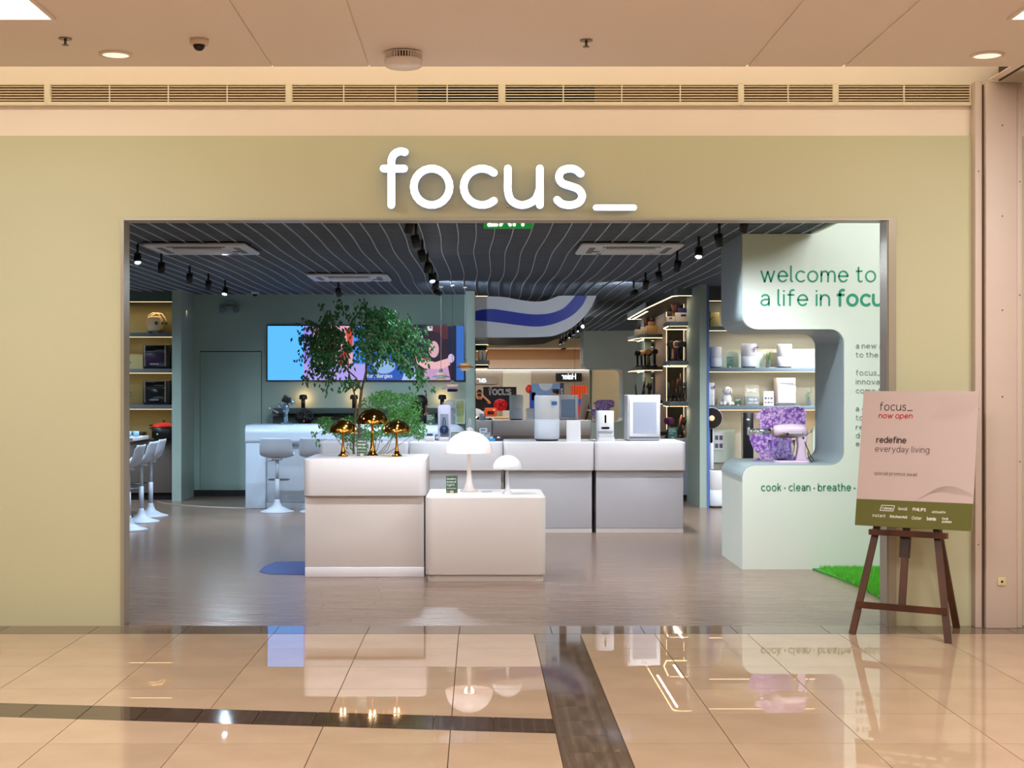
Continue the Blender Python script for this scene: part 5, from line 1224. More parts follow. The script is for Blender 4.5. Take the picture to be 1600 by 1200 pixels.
t = thing('slim_purifier', 'slim white purifier cut by the blue-edged fin on the lower niche shelf', 'air purifier', onshelf(1110.5,2)); MB().prism(rrect(-.06,.055,0,.1,.03), 0, .31).build('body', white_plastic, t, bevel=.008); MB().box(-.058,.053,-.002,0,.14,.143).build('seam', grey_plastic, t)
# plush dog
t = thing('plush_dog', 'fluffy white toy dog sitting on the lower niche shelf', 'toy dog', onshelf(1135,2)); fur = mat('fur_white', (236,232,226), .95, bump=.6, bs=180)
bd = MB(); bd.ball((0,.0,.085), .07, 20, (1,.85,1.15)); bd.build('body', fur, t)
MB().ball((.01,-.02,.20), .058, 20, (1,1,1)).ball((.04,-.055,.185), .026, 12).build('head', fur, t)
for sx in (-.045, .055): MB().ball((sx+.005,-.0,.20), .024, 12, (.7,.8,1.5)).build('ear', fur, t)
for sx in (-.035, .035): MB().ball((sx,-.06,.03), .028, 12, (.9,1.1,1.2)).build('paw', fur, t)
for sx in (-.075, .07): MB().ball((sx,-.03,.025), .032, 12, (1,1.4,.8)).build('hind_leg', fur, t)
for p_ in ((.012,-.076,.215),(.048,-.07,.215),(.046,-.083,.19)): MB().ball(p_, .008, 8).build('eye' if p_[2] > .2 else 'nose', black_plastic, t)
card('low green sign card beside the toy dog', onshelf(1153,2), .09, .10, [('allergy',1),('care',1)], card_green)
t = thing('acrylic_sign', 'clear acrylic sign with white lettering above a grey block on the lower niche shelf', 'sign', onshelf(1175,2))
MB().box(-.09,.10,.02,.024,.0,.28).build('plate', mat('acrylic', (206,204,186), .2, alpha=.6), t); MB().box(-.10,.095,-.02,.02,0,.125).build('block', mat('block_grey', (128,138,142), .4), t, bevel=.002)
for s_, z_, xh_, wd in (('levoit',.185,.034,.13),('FRESH AIR',.07,.018,.11),('STARTS HERE',.025,.018,.15)):
    tm = text_mb(s_, xh_, xh_*.26, 0, wd); tm.v = [(x-wd/2+.01*(z_<.1), y+(-.0215 if z_ < .1 else .018), z+z_) for x, y, z in tm.v]; tm.build('lettering', white_text, t)
t = thing('photo_card', 'white information card with small dark pictures on the lower niche shelf', 'card', onshelf(1201,2)); MB().box(-.068,.068,0,.006,0,.195).build('board', white_plastic, t)
for i in range(3):
    for j in range(2): MB().box(-.055+i*.04,-.025+i*.04,-.0015,0,.03+j*.055,.055+j*.06).build('picture', mat('pic_slate', (86,100,124), .5) if (i+j)%2 else mat('pic_tan', (150,130,120), .5), t)
box_purifier('small square purifier with a blush top on the lower niche shelf', onshelf(1229,2), .27, .375, .16, math.radians(6), mat('blush_plastic', (236,216,208), .4), mat('grille_pale', (206,208,220), .6))
vase_plant('dark leafed sprig in clear glass at the right end of the lower niche shelf', onshelf(1263,2), .23, 12, leaf_dark)
# floor standing appliances
t = thing('pedestal_fan', 'white pedestal fan with a round black head and glowing amber centre', 'fan', (XX(1112,19.2), 19.25, .0))
MB().lathe([(.13,0),(.13,.02),(.05,.04),(.035,.06)], n=28).build('base', white_plastic, t)
MB().cyl((0,0,.05), .033, .98, 18).build('pole', white_plastic, t); MB().prism(rrect(-.016,.016,.84,1.04,.015), -.036, -.03, 'y').build('control_strip', black_gloss, t)
h = MB().lathe([(.14,-.05),(.145,-.03),(.145,.05),(.10,.09),(.04,.11)], (0,0,1.17), 36, True, 'y').build('head', white_plastic, t)
MB().lathe([(.138,-.052),(.0001,-.05)], (0,0,1.17), 36, True, 'y').build('grille', mat('fan_dark', (40,30,28), .5), h)
g_ = MB()
for r in (.125,.11,.095,.08,.065,.05): g_.tube([(r*math.cos(a*PI/16),-.056,1.17+r*math.sin(a*PI/16)) for a in range(33)], .0016, 4, False)
g_.build('grille_rings', mat('fan_ring', (20,16,16), .4), h)['kind'] = 'stuff'
MB().lathe([(.036,-.066),(.0001,-.068)], (0,0,1.17), 24, True, 'y').build('centre_light', mat('amber_core', (255,206,150), .4, emit=1.1, var=0), h)
round_purifier('floor_purifier', 'large white floor purifier with black rim under the niche shelves', (XX(1120,18.95), 18.98, .0), .115, .50)
t = thing('tower_heater', 'tall narrow black tower heater leaning against the stone backing', 'heater', (XX(1169.5,19.3), 19.35, .0)); MB().box(-.072,.072,-.03,.05,0,1.24).build('body', mat('tower_black', (16,18,24), .25), t, bevel=.006); MB().box(-.078,-.072,-.03,.05,0,1.24).build('edge', mat('edge_beige', (150,140,120), .4), t); MB().box(-.02,.02,-.032,-.03,1.14,1.16).build('badge', white_text, t)
t = thing('info_sheet', 'white sheet with dark sketches hanging behind the pedestal fan', 'poster', (XX(1124,19.7), 19.73, .72)); MB().box(-.07,.07,0,.004,0,.24).build('sheet', white_plastic, t)
for i in range(4): MB().box(-.055+(i%2)*.06,-.01+(i%2)*.06,-.002,0,.03+(i//2)*.11,.09+(i//2)*.11).build('picture', mat('pic_slate', (86,100,124), .5), t)

# ---------------------------------------------------------------- purple flower standee and stand mixer
zt_ = ZZ(727, WY)
k = 13.25/F
def sp(pts): return [(XX(1160+x/10, 13.25), ZZ(620+y/10, 13.25)) for x, y in pts]
ol = [(200,262),(265,250),(330,185),(420,162),(900,160),(970,190),(1003,260),(995,340),(985,430),(900,446),(800,460),(770,600),(760,760),(790,900),(860,1000),(160,1000),(165,975),(270,960),(292,930),(235,880),(170,800),(120,680),(98,560),(100,520),(270,500),(262,400),(262,345),(200,330)]
m = bpy.data.materials.new('purple_blossom'); m.use_nodes = True; nt = m.node_tree; bsd = nt.nodes['Principled BSDF']; tc = nt.nodes.new('ShaderNodeTexCoord'); vo = nt.nodes.new('ShaderNodeTexVoronoi'); vo.inputs['Scale'].default_value = 46
crp = nt.nodes.new('ShaderNodeValToRGB'); crp.color_ramp.elements[0].color = rgb(240,206,248); crp.color_ramp.elements[1].color = rgb(116,66,166); crp.color_ramp.elements[0].position = .22; crp.color_ramp.elements[1].position = .95
no = nt.nodes.new('ShaderNodeTexNoise'); no.inputs['Scale'].default_value = 14; no.inputs['Detail'].default_value = 6; mx = nt.nodes.new('ShaderNodeMath'); mx.operation = 'MULTIPLY_ADD'; mx.inputs[1].default_value = .9
nt.links.new(tc.outputs['Object'], vo.inputs['Vector']); nt.links.new(tc.outputs['Object'], no.inputs['Vector']); nt.links.new(vo.outputs['Distance'], mx.inputs[0]); nt.links.new(no.outputs['Fac'], mx.inputs[2])
sb = nt.nodes.new('ShaderNodeMath'); sb.operation = 'SUBTRACT'; sb.inputs[1].default_value = .28; nt.links.new(mx.outputs[0], sb.inputs[0]); nt.links.new(sb.outputs[0], crp.inputs[0]); nt.links.new(crp.outputs[0], bsd.inputs['Base Color']); bsd.inputs['Roughness'].default_value = .6
MATS['purple_blossom'] = m
q = sp(ol); zmin = min(z for x, z in q); cxs = XX(1215,13.25)
t = thing('flower_standee', 'purple blossom printed cut-out in the shape of a mixer behind the real mixer', 'standee', (cxs, 13.25, zt_))
o = MB().prism([(x-cxs, z-zmin+.004) for x, z in q], 0, .02, 'y').build('board', m, t)
bm = bmesh.new(); bm.from_mesh(o.data); bmesh.ops.triangulate(bm, faces=[f for f in bm.faces if len(f.verts) > 4]); bm.to_mesh(o.data); bm.free()
MB().box(-.24, .20, -.03, .05, 0, .006).build('foot_plate', mat('foot_lilac', (190,170,220), .4), t)
tm = text_mb('lilac blossom', .012, .003, 0, .16); tm.v = [(x-.17, y-.0015, z+.42) for x, y, z in tm.v]; tm.build('lettering', mat('lettering_lilac', (220,200,236), .5), t)
# mixer, side view, head pointing left
lav = mat('lavender_enamel', (216, 192, 216), .18, coat=.4)
t = thing('stand_mixer', 'lavender stand mixer with a clear glass bowl on the white counter ledge', 'mixer', (XX(1238,12.9), 12.93, zt_))
def secs(spec, n=20):
    mb = MB(); vs = []
    for (x, z, ry, rz_) in spec:
        for j in range(n):
            a = 2*PI*j/n; vs.append((x, ry*math.cos(a), z+rz_*math.sin(a)))
    fs = [(i*n+j, (i+1)*n+j, (i+1)*n+(j+1)%n, i*n+(j+1)%n) for i in range(len(spec)-1) for j in range(n)]
    return mb.add(vs, fs+[], True)
secs([(-.166,.285,.0005,.0005),(-.165,.285,.03,.035),(-.155,.285,.052,.052),(-.10,.285,.062,.062),(0,.288,.066,.064),(.09,.285,.062,.062),(.125,.28,.048,.052),(.14,.275,.02,.024),(.141,.275,.0005,.0005)]).build('head', lav, t)
MB().box(-.12, .09, -.070, .070, .258, .272).build('trim_band', chrome, t, bevel=.003)
neck = MB(); prn = [(.04,.25),(.135,.24),(.128,.19),(.115,.12),(.12,.06),(.15,.02),(.03,.02),(.045,.08),(.055,.15),(.05,.2)]
neck.prism(prn, -.045, .045, 'y').build('pedestal', lav, t, bevel=.012)
MB().prism(rrect(-.16,.155,-.10,.10,.06), 0, .024).build('base', lav, t, bevel=.008)
gb_ = MB().lathe([(.045,.026),(.07,.035),(.098,.075),(.115,.13),(.118,.20),(.122,.205),(.118,.205),(.112,.13),(.094,.078),(.068,.04),(.0001,.032)], (-.09,0,0), 36, cap=False).build('glass_bowl', mat('bowl_glass', (240,244,252), .02, trans=1, ior=1.12), t)
MB().tube([(-.21,0,.17),(-.235,0,.15),(-.23,0,.09),(-.20,0,.07)], .006, 8).build('bowl_handle', mat('bowl_glass', (240,244,252), .02, trans=1, ior=1.12), t)
wh = MB()
for i in range(6):
    a = PI*i/6; wh.tube([(-.09+r*math.cos(a), r*math.sin(a), z) for r, z in ((.01,.2),(.04,.16),(.05,.10),(.03,.055),(0,.045))], .0022, 5)
wh.tube([(-.09,0,.25),(-.09,0,.19)], .012, 10); wh.build('whisk', chrome, t)
MB().cyl((-.385,0,.283), .026, .20, 22, 'x').build('roller_attachment', chrome, t); MB().box(-.395, -.378, -.03, .03, .25, .32).build('attachment_end', chrome, t, bevel=.004); MB().box(-.19, -.165, -.03, .03, .255, .315).build('attachment_hub', chrome, t, bevel=.004)
MB().lathe([(.012,-.016),(.0001,-.018)], (-.05,-.055,.262), 12, True, 'y').build('speed_knob', black_plastic, t)
MB().tube([(.10,-.03,.225),(.115,-.05,.17),(.14,-.05,.11),(.16,-.05,.06),(.185,-.05,.03),(.17,-.05,.012),(.14,-.06,.05),(.13,-.06,.10)], .0045, 6).build('cord', black_plastic, t); MB().ball((.095,-.04,.225), .012, 8).build('cord_plug', black_plastic, t)
# ================================================================== TREES
def planter(t, r, h, c):
    MB().lathe([(r*.8,0),(r,h*.9),(r,h),(r*.9,h),(r*.88,h*.93),(.0001,h*.93)], n=28).build('planter', mat('planter_white', c, .4), t)
TX, TY = XX(560,14.35), 14.35
t = thing('indoor_tree', 'slender tree with dark drooping leaves behind the gold lamps', 'tree', (TX, TY, 0))
planter(t, .2, .42, (210,210,214))
R_ = random.Random(11); wood = MB(); lf = MB(); vs = []; fs = []
kk = 14.35/F
def leaf(p, d, s_, w_):
    """pointed leaf folded on its midrib, hanging in direction d"""
    d = Vector(d).normalized(); side = d.cross(Vector((R_.uniform(-.4,.4), -1, R_.uniform(-.4,.4)))).normalized(); p = Vector(p); nrm = d.cross(side)
    o = len(vs); vs.extend([tuple(p), tuple(p+d*s_*.45+side*w_+nrm*w_*.3), tuple(p+d*s_), tuple(p+d*s_*.45-side*w_+nrm*w_*.3)]); fs.append((o,o+1,o+2)); fs.append((o,o+2,o+3))
trunk = [(0,0,.38),(.02,0,.9),(.0,.02,1.3),(.03,.0,1.55)]
wood.tube(trunk, .022, 8, True, .014)
wood.tube([(-.02,0,.4),(-.05,.01,1.0),(-.02,-.02,1.45),(-.10,0,1.75)], .012, 7, True, .007)
# crown tips measured off the photograph: px offsets -> metres around the trunk
tips = []
def tip(x, y, dy=0): return Vector(((x-560)*kk, dy, ZZ(y,TY)))
env = [(470,538),(458,520),(480,505),(500,500),(505,478),(530,472),(556,468),(590,488),(612,500),(640,505),(660,515),(672,540),(668,565),(650,560),(632,575),(610,568),(590,560),(520,560),(500,560),(488,575),(478,590),(500,585),(520,590),(535,575),(545,500),(575,500),(600,520),(630,530),(560,520),(575,545),(605,545),(585,530),(640,550),(615,530),(650,535),(510,520),(530,510),(500,535),(490,545),(525,540),(512,548),(498,520),(540,530),(600,480),(620,490),(645,520),(660,550),(625,555),(570,480),(580,510),(590,580),(640,585),(655,590),(600,555),(565,560),(612,512),(552,545),(480,560),(515,600),(535,600),(660,605),(672,612)]
forks = [Vector((.03,0,1.55)), Vector((-.10,0,1.75)), Vector((.1,.02,1.9)), Vector((.25,0,2.0)), Vector((-.25,.0,1.85))]
for a, b in ((0,2),(2,3),(0,1),(1,4)): wood.tube([forks[a], (forks[a]+forks[b])/2+Vector((.01,.02,.03)), forks[b]], .010, 6, True, .007)
for ti, (x, y) in enumerate(env):
    for rep in range(2):
        e = tip(x+R_.uniform(-9,9)*rep, y+R_.uniform(-8,8)*rep, R_.uniform(-.42,.42)); f = min(forks, key=lambda q: (q-e).length+R_.uniform(0,.1))
        mid = (f+e)/2+Vector((0,0,.07+R_.uniform(0,.06))); pts = [f, (f+mid)/2+Vector((0,0,.02)), mid, (mid+e)/2+Vector((0,0,.02)), e]
        wood.tube(pts, .0042, 5, True, .0015)
        for s_ in range(30):
            u = R_.uniform(.40, 1.0); seg = u*(len(pts)-1); i = min(int(seg), len(pts)-2); q = pts[i].lerp(pts[i+1], seg-i)
            q = q+Vector((R_.gauss(0,.035), R_.gauss(0,.06), R_.gauss(-.01,.028))); sgn = 1 if s_%2 else -1
            leaf(q, (sgn*R_.uniform(.1,.7), R_.uniform(-.3,.3), -R_.uniform(.5,1.1)), R_.uniform(.036,.058), R_.uniform(.009,.014))
wood.build('branches', bark, t)
lf.add(vs, fs).build('leaves', leaf_dark, t)['kind'] = 'stuff'
# lower bushy plant
t = thing('bushy_plant', 'bright green feathery plant below the tree crown, behind the gold lamps', 'plant', (TX+.05, 14.55, 0))
planter(t, .17, .80, (200,200,206)); vs = []; fs = []; st_ = MB()
k2 = 14.55/F
blobs = [(608,640,52,28,1.0),(570,665,46,18,.8),(630,655,24,24,.8),(600,622,22,12,.4),(530,668,22,10,.4),(508,660,12,9,.16),(655,672,10,14,.3),(622,672,26,12,.6),(560,680,36,10,.4),(640,620,14,8,.15)]
for (cx, cy, rx, ry, dn) in blobs:
    c = Vector(((cx-VX)*k2-TX-.05, 0, ZZ(cy,14.55)))
    st_.tube([(0,0,.78),((c.x)*.5,0,.95),(c.x,0,c.z)], .005, 5, True, .002)
    for i in range(int(1050*dn)):
        a = R_.uniform(0,2*PI); r = math.sqrt(R_.random())
        p = c+Vector((rx*k2*r*math.cos(a), R_.uniform(-.22,.22), ry*k2*r*math.sin(a)))
        leaf(p, (R_.uniform(-1,1), R_.uniform(-.5,.5), R_.uniform(-1,.4)), R_.uniform(.020,.034), R_.uniform(.005,.008))
for (x, y) in ((500,662),(505,672),(492,676),(497,690)):
    for i in range(10):
        leaf(Vector(((x-VX+R_.uniform(-5,5))*k2-TX-.05, R_.uniform(-.05,.05), ZZ(y+R_.uniform(-5,5),14.55))), (R_.uniform(-.6,.6),0,-1), .035, .009)
st_.tube([(0,0,.9),((520-VX)*k2-TX-.05,0,1.22),((492-VX)*k2-TX-.05,0,1.10)], .004, 5, True, .002)
for (x0, y0, x1, y1) in ((566,690,600,672),(566,700,540,680),(570,690,562,712)):
    st_.tube([((x0-VX)*k2-TX-.05,-.05,ZZ(y0,14.5)),((x1-VX)*k2-TX-.05,-.1,ZZ(y1,14.5))], .003, 4)
    for i in range(16): leaf(Vector((((x0+x1)/2-VX+R_.uniform(-16,16))*k2-TX-.05, -.08, ZZ((y0+y1)/2+R_.uniform(-9,9),14.5))), (R_.uniform(-.6,.6),0,-1), .036, .009)
st_.build('stems', bark, t)
MB().add(vs, fs).build('leaves', leaf_mid, t)['kind'] = 'stuff'

# ================================================================== PEOPLE
def skinned(name, m, joints, edges, parent, sub=2):
    """joints: name -> (x,y,z,r); grown with a Skin modifier from the first joint"""
    keys = list(joints); me = bpy.data.meshes.new(name); me.from_pydata([joints[k][:3] for k in keys], [(keys.index(a), keys.index(b)) for a, b in edges], [])
    o = bpy.data.objects.new(name, me); COL.objects.link(o); o.parent = parent
    md = o.modifiers.new('skin', 'SKIN'); md.use_smooth_shade = True
    for i, k in enumerate(keys):
        v = me.skin_vertices[0].data[i]; r = joints[k][3]; v.radius = (r, r*.8 if k in ('pelvis','belly','chest','neck_base') else r); v.use_root = (i == 0)
    s = o.modifiers.new('sub', 'SUBSURF'); s.levels = sub; s.render_levels = sub
    me.materials.append(m); return o
def person(label, loc, rz, pose, skin, top, bottom, hairm, hair, top_sleeve='short', cap=None, H=1.72):
    t = thing('person', label, 'person', loc, rz)
    k = H/1.75
    J = {'pelvis':(0,0,.93,.135),'belly':(0,0,1.08,.125),'chest':(0,0,1.28,.14),'neck_base':(0,.0,1.43,.085),'neck':(0,-.01,1.50,.052),'skull':(0,-.015,1.585,.072),'crown':(0,-.0,1.66,.078)}
    for s, n in ((1,'L'),(-1,'R')):
        J['sh'+n] = (s*.17,0,1.40,.06); J['el'+n] = (s*.24,.02,1.14,.042); J['wr'+n] = (s*.25,-.08,.92,.027); J['pa'+n] = (s*.25,-.10,.86,.034)
        J['hip'+n] = (s*.09,0,.88,.095); J['kn'+n] = (s*.10,-.01,.48,.062); J['an'+n] = (s*.10,.02,.09,.040); J['he'+n] = (s*.10,.03,.035,.036); J['to'+n] = (s*.115,-.15,.025,.030)
    J.update(pose)
    for n, s in (('L',1),('R',-1)):
        p = Vector(J['pa'+n][:3]); w = Vector(J['wr'+n][:3]); d = (p-w).normalized(); sd = d.cross(Vector((0,1,0))); sd = (sd if sd.length > .2 else Vector((1,0,0))).normalized(); cu = d.cross(sd)
        for f, (off, ln) in enumerate(((-.024,.066),(-.008,.075),(.008,.070),(.024,.055))):
            b = p+sd*off+d*.03; m_ = b+d*ln*.5; e = b+d*ln*.8+cu*ln*.35
            J['f%s%da' % (n,f)] = (*b,.009); J['f%s%db' % (n,f)] = (*m_,.008); J['f%s%dc' % (n,f)] = (*e,.007)
        b = p-sd*.03*s; J['t%sa' % n] = (*b,.011); J['t%sb' % n] = (*(b-sd*.025*s+d*.035),.009)
    J = {a: (b[0]*k,b[1]*k,b[2]*k,b[3]*k) for a, b in J.items()}
    E = [('pelvis','belly'),('belly','chest'),('chest','neck_base'),('neck_base','neck'),('neck','skull'),('skull','crown')]
    for n in 'LR':
        E += [('neck_base','sh'+n),('sh'+n,'el'+n),('el'+n,'wr'+n),('wr'+n,'pa'+n),('pelvis','hip'+n),('hip'+n,'kn'+n),('kn'+n,'an'+n),('an'+n,'he'+n),('he'+n,'to'+n)]
        for f in range(4): E += [('pa'+n,'f%s%da'%(n,f)),('f%s%da'%(n,f),'f%s%db'%(n,f)),('f%s%db'%(n,f),'f%s%dc'%(n,f))]
        E += [('pa'+n,'t%sa'%n),('t%sa'%n,'t%sb'%n)]
    body = skinned('body', skin, J, E, t)
    hc = Vector(J['skull'][:3]); 
    MB().ball(tuple(hc+Vector((0,-.078,.0))), .014, 10, (.8,1.2,1.5)).build('nose', skin, t)
    for s in (-1, 1):
        MB().ball(tuple(hc+Vector((s*.030,-.070,.022))), .011, 10, (1.2,.6,.8)).build('eye', mat('eye_white', (230,226,222), .3), t)
        MB().ball(tuple(hc+Vector((s*.076,.005,.0))), .022, 10, (.4,.8,1.3)).build('ear', skin, t)
    MB().ball(tuple(hc+Vector((0,-.070,-.042))), .018, 10, (1.2,.4,.4)).build('mouth', mat('lips', (160,80,74), .5), t)
    g = {a: J[a] for a in ('chest','belly','pelvis','neck_base','shL','shR')}; up = {a: (b[0],b[1],b[2],b[3]+.014) for a, b in g.items()}
    e2 = [('chest','belly'),('belly','pelvis'),('chest','neck_base'),('neck_base','shL'),('neck_base','shR')]
    for n in 'LR':
        s_ = Vector(J['sh'+n][:3]); q = Vector(J['el'+n][:3]); w = Vector(J['wr'+n][:3])
        if top_sleeve == 'short': m_ = s_.lerp(q,.7); up['sl'+n] = (*m_,.058); e2.append(('sh'+n,'sl'+n))
        else: up['sl'+n] = (*q,.056); m_ = q.lerp(w,.85); up['cu'+n] = (*m_,.040); e2 += [('sh'+n,'sl'+n),('sl'+n,'cu'+n)]
    c = up.pop('chest'); up2 = {'chest': c}; up2.update(up); up2['neck_base'] = (*up2['neck_base'][:3], .092)
    skinned('shirt', top, up2, e2, t)
    lo = {'pelvis': (*J['pelvis'][:3], J['pelvis'][3]+.018)}; e3 = []
    for n in 'LR':
        for a, ex in (('hip',.016),('kn',.02),('an',.024)): lo[a+n] = (*J[a+n][:3], J[a+n][3]+ex)
        e3 += [('pelvis','hip'+n),('hip'+n,'kn'+n),('kn'+n,'an'+n)]
        MB().ball(((J['he'+n][0]+J['to'+n][0])/2, (J['he'+n][1]+J['to'+n][1])/2-.01, .042), .06, 14, (.85,2.2,.70)).build('shoe', black_plastic, t)
    skinned('trousers', bottom, lo, e3, t)
    hm = MB(); cc = Vector(J['crown'][:3])
    if hair == 'short': hm.ball(tuple(cc+Vector((0,.016,-.012))), .092, 18, (.95,1.02,.92))
    if hair == 'curly':
        rr = random.Random(4); hm.ball(tuple(cc+Vector((0,.01,-.02))), .11, 16)
        for i in range(70):
            a = rr.uniform(0,2*PI); b = rr.uniform(-.2,1.4); hm.ball(tuple(cc+Vector((.108*math.cos(a)*math.cos(b), .01+.108*math.sin(a)*math.cos(b), -.02+.108*math.sin(b)))), .028, 6)
    if hair == 'long':
        hm.ball(tuple(cc+Vector((0,.018,-.02))), .098, 18, (.98,1,1))
        hm.prism([(-.10,-.02),(.10,-.02),(.125,-.42),(.06,-.52),(-.06,-.52),(-.115,-.42)], .03, .105, 'y', True); n0 = len(hm.v)-12; hm.v = [v if i < n0 else (v[0]+cc.x, v[1]+cc.y, v[2]+cc.z) for i, v in enumerate(hm.v)]
    hm.build('hair', hairm, t, bevel=0)
    if cap:
        MB().lathe([(.088,-.02),(.096,.02),(.112,.062),(.10,.075),(.0001,.082)], tuple(cc), 26).build('cap', cap, t); MB().prism([(x, y) for x, y in arc(0,-.06,.075,.085,180,360,10)], cc.z-.018, cc.z-.010).build('cap_peak', black_gloss, t)
    return t
blackc = mat('shirt_black', (18,18,22), .8); khaki = mat('shirt_cream', (226,204,178), .8); navyc = mat('trousers_dark', (22,24,34), .8)
up_arm = {'elR':(-.34,-.10,1.30,.042),'wrR':(-.13,-.20,1.50,.028),'paR':(-.07,-.215,1.56,.034),'elL':(.34,-.10,1.30,.042),'wrL':(.13,-.20,1.50,.028),'paL':(.07,-.215,1.56,.034),'shL':(.17,-.02,1.40,.06),'shR':(-.17,-.02,1.40,.06)}
person('person in a black t-shirt photographing the shop, seen only in the mirror', (-.0, -.42, 0), PI, up_arm, skin_m, blackc, navyc, hair_m, 'short', H=1.80)
t = thing('hand_camera', 'black camera held up by the photographing person', 'camera', (0, -.17, 1.60)); MB().box(-.065, .065, -.05, .0, -.045, .045).build('body', black_plastic, t, bevel=.008); MB().lathe([(.034,.0),(.036,.03),(.030,.075),(.027,.076)], (0,0,0), 20, True, 'y').build('lens', black_gloss, t)
fold = {'elL':(.27,.0,1.14,.042),'wrL':(.10,-.16,1.12,.028),'paL':(.03,-.18,1.13,.034),'elR':(-.27,.0,1.14,.042),'wrR':(-.10,-.17,1.10,.028),'paR':(-.03,-.19,1.09,.034)}
person('person in a cream uniform shirt and dark peaked cap, seen only in the mirror', (2.20, 3.9, 0), -PI/2, fold, mat('skin_tan', (160,104,78), .5), khaki, navyc, hair_m, 'short', cap=navyc, H=1.76)
sit = {}
for s, n in ((1,'L'),(-1,'R')): sit.update({'hip'+n:(s*.10,-.02,.90,.09),'kn'+n:(s*.13,-.42,.90,.062),'an'+n:(s*.12,-.44,.50,.04),'he'+n:(s*.12,-.42,.45,.036),'to'+n:(s*.12,-.58,.44,.03)})
def seated(label, x, Z, top_z, rz, hair, top):
    # figure kneels low on a stool behind the bar: only the head rises above the counter
    k = top_z/1.74
    return person(label, (x, Z, 0), rz, {}, mat('skin_brown', (150,98,74), .5), top, navyc, hair_m, hair, H=top_z*1.75/1.745)
seated('person with short curly black hair half hidden behind the bar counter', XX(475.5,19.95), 19.98, 1.225, 0, 'curly', blackc)
seated('person with long black hair and black shirt standing behind the bar', XX(659,19.95), 20.0, 1.475, 2.3, 'long', blackc)

# ================================================================== THE MALL OPPOSITE (seen in the mirror)
conc = mat('fascia_concrete', (168,160,150), .7, var=.06, vs=.7)
struct(MB().box(-12, 12, -16.2, -16, 0, 2.72).build('wall_opposite', conc))
struct(MB().box(-12, 12, -16.4, -15.9, 2.84, 3.25).build('wall_opposite_fascia', wall_cream))
struct(MB().box(-12, 12, -15.9, -15.7, 3.22, 3.64).build('wall_opposite_bulkhead', tan_in))
struct(MB().box(-12.1, -12, -18, 9.6, 0, 3.7).build('wall_mall_left', wall_cream)); struct(MB().box(12, 12.1, -18, 9.6, 0, 3.7).build('wall_mall_right', wall_cream))
struct(MB().box(-12, 12, -18.1, -18, 0, 3.7).build('wall_mall_end', wall_cream))
o = MB().box(-4, 7, -15.95, -15.90, 2.74, 2.78).build('cove_strip', emat('cove_white', (255,250,240), 6)); tag(o, 'long white light line over the opposite shop fronts, seen in the mirror', 'light strip')
o = MB().box(1.0, 2.2, -16.0, -15.96, 0, 2.7).build('white_wall_panel', mat('panel_pale', (214,216,206), .6)); tag(o, 'pale wall panel between the opposite shops, seen in the mirror', 'wall panel')
def boxsign(label, x0, x1, z0, z1, y, word, m, tm_m, xh, wd, flip=True):
    t = thing('shop_sign', label, 'sign', ((x0+x1)/2, y, z0)); h = (x1-x0)/2
    MB().box(-h, h, -.06, 0, 0, z1-z0).build('panel', m, t)
    tm = text_mb(word, xh, xh*.3, 0, wd, .3); tm.v = [((-(x-wd/2)) if flip else x-wd/2, .006, z+(z1-z0-xh)/2) for x, y_, z in tm.v]; tm.build('lettering', tm_m, t); return t
lum = emat('sign_white', (245,248,255), 1.6)
boxsign('black shop sign with white lettering across the mall, seen in the mirror', 3.25, 4.35, 2.28, 2.62, -15.9, 'Haier', mat('sign_black', (16,18,22), .4), lum, .15, .62)
boxsign('grey shop sign with white lettering at the left edge of the mirror', -.9, .75, 2.16, 2.46, -15.9, 'aria', mat('sign_grey', (160,156,150), .5), lum, .14, .75)
# banner with the shop's name that reads the right way round in the mirror
t = boxsign('dark blue launch banner with white lettering, seen in the mirror', .15, 1.45, 1.06, 1.98, -11, 'focus', mat('banner_navy', (20,28,48), .6), mat('banner_ink', (170,190,220), .6), .20, .9, False)
for c in t.children:
    if c.name.startswith('lettering'): c.location = (0, .0, .26)
t = thing('rose_balloon', 'large red rose shaped balloon before the dark banner', 'balloon', (.82, -10.6, 1.12)); red = mat('balloon_red', (226,24,50), .25)
o = MB().ball((0,0,.15), .24, 22, (1.15,.5,1.0)).build('bulb', red, t)
for i in range(5): MB().ball((.12*math.cos(i*1.256), .10, .15+.11*math.sin(i*1.256)), .10, 12, (1,.6,1)).build('petal', red, t)
MB().ball((0,.16,.15), .07, 10).build('petal', mat('balloon_dark', (170,10,36), .3), t); MB().cyl((0,0,-1.12), .01, 1.05, 8).build('stick', frame_metal, t); MB().cyl((0,0,-1.12), .18, .03, 20).build('base', frame_metal, t)
t = thing('ball_balloon', 'small red ball balloon beside the blue promo stand', 'balloon', (XX(828,54), -9.3, 1.76)); MB().ball((0,0,.12), .15, 16, (1,1,1.15)).build('bulb', mat('balloon_coral', (226,70,62), .3), t); MB().cyl((0,0,-1.76), .006, 1.72, 6).build('stick', frame_metal, t); MB().cyl((0,0,-1.76), .12, .02, 16).build('base', frame_metal, t)
t = thing('promo_stand', 'blue promotional arch stand with a tall banner side, seen in the mirror', 'stand', (XX(854,54), -9.0, 0))
pb = mat('promo_blue', (110,160,232), .5)
MB().box(-.55, .52, -.05, .05, 1.45, 2.08).build('header', pb, t); MB().box(-.62, -.40, -.05, .05, 0, 1.75).build('left_post', mat('promo_deep', (30,80,214), .5), t); MB().box(.52, .66, -.05, .05, 0, 2.1).build('side_banner', mat('promo_navy', (36,60,110), .5), t); MB().box(-.4, .52, -.3, .3, 0, .9).build('counter', mat('promo_wood', (206,160,116), .6), t)
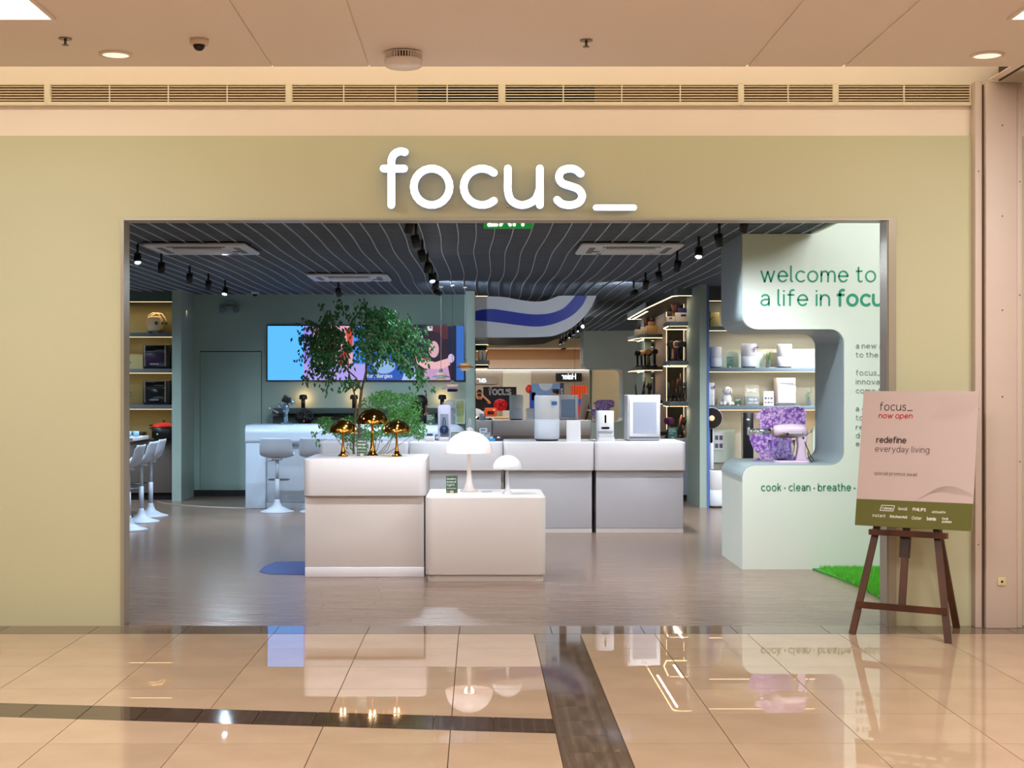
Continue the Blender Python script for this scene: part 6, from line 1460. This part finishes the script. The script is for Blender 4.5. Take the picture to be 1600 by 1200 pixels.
o = MB().add([(x, .056, z) for x, z in [(.26*math.cos(PI*i/12)-.02, 2.08-.26*math.sin(PI*i/12)) for i in range(13)]], [tuple(range(13))]).build('roundel', mat('promo_pale', (180,212,246), .5), t)
tm = text_mb('summer', .05, .016, 0, .5, .4); tm.v = [(z+.56, .056, 1.9-x) for x, y, z in tm.v]; tm.build('lettering', white_text, t)
t = thing('promo_table', 'pale demonstration table with an orange machine, seen in the mirror', 'table', (.75, -8.0, 0)); MB().box(-.7,.7,-.3,.3,.80,.85).build('tabletop', mat('table_pale', (220,200,170), .5), t); MB().box(-.66,.66,-.27,.27,0,.8).build('cabinet', mat('table_body', (206,180,146), .6), t)
t = thing('orange_machine', 'orange machine on the pale demonstration table', 'machine', (.42, -8.0, .85)); MB().box(-.22,.22,-.15,.15,0,.32).build('body', mat('machine_orange', (222,84,34), .4), t, bevel=.03); MB().box(-.12,.12,.15,.17,.08,.2).build('front', black_plastic, t); MB().cyl((.12,.15,.24), .03, .02, 12, 'y').build('knob', white_plastic, t)
t = thing('orange_display', 'bright orange and red gift display with a blue base, seen in the mirror', 'display', (XX(906,52), -7.2, 0)); MB().box(-.28,.28,-.1,.1,1.5,1.98).build('orange_panel', mat('disp_orange', (232,86,30), .5), t); MB().box(-.28,.28,-.1,.1,1.3,1.5).build('blue_base', mat('disp_blue', (40,90,214), .5), t); MB().box(-.2,.28,-.09,.09,0,1.3).build('red_body', mat('disp_red', (206,36,44), .5), t)
for i in range(6): MB().box(-.26+i*.09, -.235+i*.09, .1, .112, 1.52, 1.96).build('rib', mat('disp_red2', (196,52,24), .5), t)
t = thing('red_gift_counter', 'red and white gift counter farther along the mall, seen in the mirror', 'counter', (3.9, -8.5, 0)); MB().box(-.5,.5,-.2,.2,0,1.7).build('body', mat('disp_red', (206,36,44), .5), t); MB().box(-.5,.5,.2,.21,.5,.9).build('white_band', white_matt, t)
MB().add([(-.3,.215,1.2),(.0,.215,1.2),(-.15,.215,1.5)], [(0,1,2)]).build('yellow_mark', mat('mark_yellow', (240,206,60), .5), t)
for i, (x, y) in enumerate(((-1.2,-12.5),(.3,-12.5),(2.5,-12.5))):
    area('panel_lamp', (x, y, 3.59), (0, 0, 0), 1.0, 1.0, 70, (1, .95, .88))
